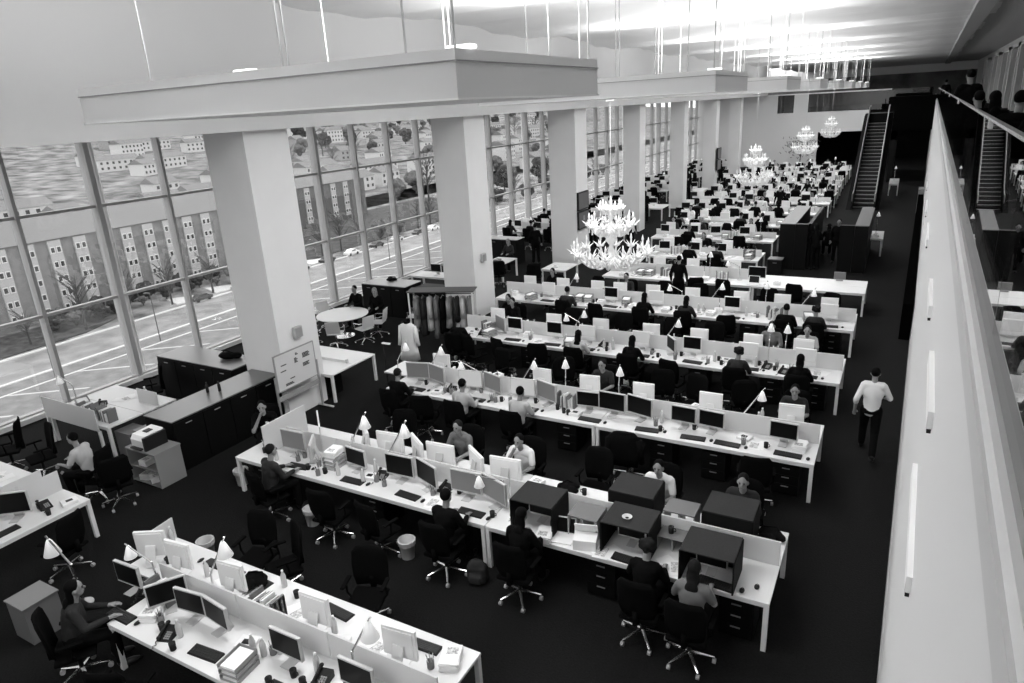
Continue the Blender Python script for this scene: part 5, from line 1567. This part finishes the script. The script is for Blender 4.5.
# window-side desk rows far down the hall
wrows = [29.6, 33.4, 37.6, 41.6, 45.8, 50.0, 54.4, 59.0, 63.6]
for k, y in enumerate(wrows):
    ROWY[30 + k] = y
    L = 3.4
    nm = ordw(k + 1)
    bench((-17.0, y, 0), 0, L, 'white double desk by the windows, ' + nm + ' beyond the third column', 'window-side double desks')
    rr = random.Random(300 + k)
    wn = '{o} from the aisle, ' + nm + ' window-side desk beyond the third column'
    for i in range(3):
        x = -16.5 + i * 1.1
        place(MON if rr.random() < .5 else IM, (x, y + 0.5, DT), rr.uniform(-.3, .3), look='dark-screened monitor', where=wn, flat=True, group='monitors on the window-side desks')
        place(IM, (x + 0.1, y + 1.15, DT), PI + rr.uniform(-.3, .3), look='white monitor back', where=wn, flat=True, group='monitors on the window-side desks')
        q = rr.random()
        if q < 0.6: place(rr.choice([PM, PF, PMS]), (x, y - 0.4, 0), rr.uniform(-.2, .2), look='seated person', where=wn, flat=True, group='people at the window-side desks', mats={'shirt': rr.choice([CLB, CLD, CLB, CLL])})
        place(CHAIR, (x, y - 0.42, 0), rr.uniform(-.2, .2), look='black office chair', where=wn, flat=True, group='black office chairs')
        place(CHAIR, (x, y + 2.0, 0), PI + rr.uniform(-.4, .4), look='black chair behind desk', where=wn, flat=True, group='black office chairs')
    place(LAMPS[rr.randrange(3)], (-15.6, y + 0.7, DT), rr.uniform(-1, 1), look='white-shaded desk lamp', where=wn, flat=True, group='white desk lamps')
# small desks between the columns and the rows
for k, (x, y) in enumerate(((-12.9, 30.5), (-12.9, 38.2), (-12.6, 46.0), (-12.4, 54.5))):
    bench((x, y, 0), 0, 1.3, 'small white desk in the gangway, ' + ordw(k + 1) + ' beyond the third column', 'small gangway desks', divider=False)
    place(IM, (x + 0.6, y + 0.6, DT), 0.2, label='monitor on the ' + ordw(k + 1) + ' small gangway desk', flat=True)
    place([SM, SF][k % 2], (x + 0.5, y - 0.6, 0), 0.3, label='person standing at the ' + ordw(k + 1) + ' small gangway desk', flat=True, mats={'shirt': CLB}, group='people standing in the office')
for k, (x, y, p_) in enumerate(((-10.6, 30.0, SM), (-5.6, 39.9, SM), (-13.2, 49.5, SF), (-12.9, 50.2, SM), (-8.2, 47.5, SM), (-4.6, 43.5, SF))):
    place(p_, (x, y, 0), 0.5 * k, look='person in black standing', where='{o} from the camera among the far desk rows', key=y, flat=True, mats={'shirt': CLB}, group='people standing in the office')
# potted tree at the far wall
t = thing('potted_tree', 'leafy potted tree in front of the white far wall', 'potted plant', (-7.9, 66.5, 0))
obj('pot', lathe(B(), [(0.3, 0), (0.38, 0.55), (0.34, 0.55), (0.3, 0.5)], 16), CARD, t)
obj('trunk', tube(B(), (0, 0, 0.5), (0, 0, 1.8), 0.05, n=8), mat('bark', 0.05), t)
bm = B(); rr = random.Random(8)
for i in range(260):
    c_ = Vector((rr.gauss(0, 0.7), rr.gauss(0, 0.6), rr.gauss(2.5, 0.55)))
    d_ = Vector((rr.uniform(-1, 1), rr.uniform(-1, 1), rr.uniform(-1, 1))).normalized() * 0.16
    tube(bm, c_ - d_, c_ + d_, 0.05, 0.005, 4)
obj('foliage', bm, mat('plant_leaf', 0.12, 0.8), t)
t.scale = (0.75, 0.75, 0.8)

# ---------------- black enclosures, corridor ----------------
t = thing('storage_enclosure', 'black high cabinet block with grey top standing left of the gap behind the long table', 'cabinet block', (-3.85, 28.0, 0), 0, 'black cabinet blocks')
obj('cabinet_run', box(B(), 0, 0.55, 0, 4.8, 0, 1.74), BLKW, t); obj('cabinet_top', box(B(), -0.01, 0.56, -0.01, 4.81, 1.74, 1.77), mat('block_top_grey', 0.085, 0.5), t)
obj('end_panel', box(B(), 0.56, 1.0, 0.0, 0.2, 0, 1.76), BLKW, t); obj('return_panel', box(B(), 0.98, 1.1, 0.2, 4.8, 0, 1.76), BLKW, t)
t = thing('storage_enclosure', 'black high cabinet block with grey top standing right of the gap beside the aisle', 'cabinet block', (-1.75, 28.0, 0), 0, 'black cabinet blocks')
obj('cabinet_run', box(B(), 0.5, 0.95, 0, 4.6, 0, 1.74), BLKW, t); obj('cabinet_top', box(B(), 0.49, 0.96, -0.01, 4.61, 1.74, 1.77), mat('block_top_grey', 0.085, 0.5), t)
obj('end_panel', box(B(), 0.0, 0.49, 0.0, 0.2, 0, 1.76), BLKW, t)
place(SM, (-1.9, 29.6, 0), PI, label='person in black standing in the gap between the black cabinet blocks', mats={'shirt': CLB}, group='people standing in the office')
place(PF, (-2.3, 30.6, 0), 0.2, label='person seated in the gap between the black cabinet blocks', mats={'shirt': CLB}, group='people at the desks')
place(SF, (-2.55, 28.2, 0), 0.5, label='person leaning against the left black cabinet block', mats={'shirt': CLB}, group='people standing in the office')
counter('low dark grey drawer box in front of the left black block', -4.05, -3.55, 26.9, 27.4, 0.6, mat('block_top_grey', 0.085, 0.5), None, 1, body=CHARC)
bench((-0.95, 31.2, 0), 0, 0.6, 'small white desk in the aisle beyond the right black block', None, divider=False, depth=0.9)
place(LT, (-0.65, 32.4, DT), 0, label='white desk lamp standing on the small aisle desk')
place(DEV, (-0.65, 31.7, DT), 0, label='pale box on the small aisle desk', scale=1.3)
bench((-0.6, 50.0, 0), 0, 0.55, 'white desk in the dark passage beside the escalator', None, divider=False, depth=1.6)
place(LT, (-0.35, 52.2, DT), 0, label='white desk lamp in the dark passage beside the escalator')
t = thing('wall_cabinet', 'long low black cabinet standing against the tall white aisle wall', 'cabinet', (0, 0, 0))
wedge(-0.28, -0.02, 20.4, 43.0, 0.0, 1.0, mat('matt_black', 0.002, 1.0, spec=0.0), 'cabinet_body', None, t)
wedge(-0.30, -0.02, 43.0, 44.2, 0.0, 1.25, mat('grey_end_box', 0.16), 'end_box', None, t)
# people: walking man in the aisle, people on the mezzanine
place(SMW, (0.0, 13.1, 0), 0.0, label='man in white shirt and dark trousers walking away down the aisle', mats={'shirt': CLW}, group='people in the aisle')
place(SM, (1.0, 17.0, 5.0), 0.2, label='person shaded black standing on the upper gallery behind the glass balustrade', mats={'shirt': CLB}, group='people on the upper gallery')  # black cloth stands in for the shade of the unlit gallery
for k, (x, y, p_, rz, lb) in enumerate(((1.02, 14.0, PM, 0.3, 'seated figure in black at the balustrade, farthest of the near group'), (1.12, 12.7, PF, 0.2, 'seated figure in black at the balustrade, second of the near group'), (1.25, 11.5, PM, -0.2, 'seated figure in black at the balustrade, third of the near group'), (1.4, 10.3, PF, 0.0, 'seated figure in black at the balustrade closest to the camera'))):
    place(p_, (x, y, 5.0), rz, label=lb, mats={'shirt': CLB}, group='people on the upper gallery')  # black shirts paint these figures as unlit silhouettes
    place(CHAIR, (x, y - 0.02, 5.0), rz, label='black chair under the ' + lb.replace('seated figure in black at the balustrade', 'balustrade figure').replace(',', ''), group='chairs on the upper gallery', scale=0.98)
place(SM, (1.75, 50, 5.0), 0, label='tiny figure at the far end of the upper gallery', mats={'shirt': CLB}, group='people on the upper gallery')
autolabel()
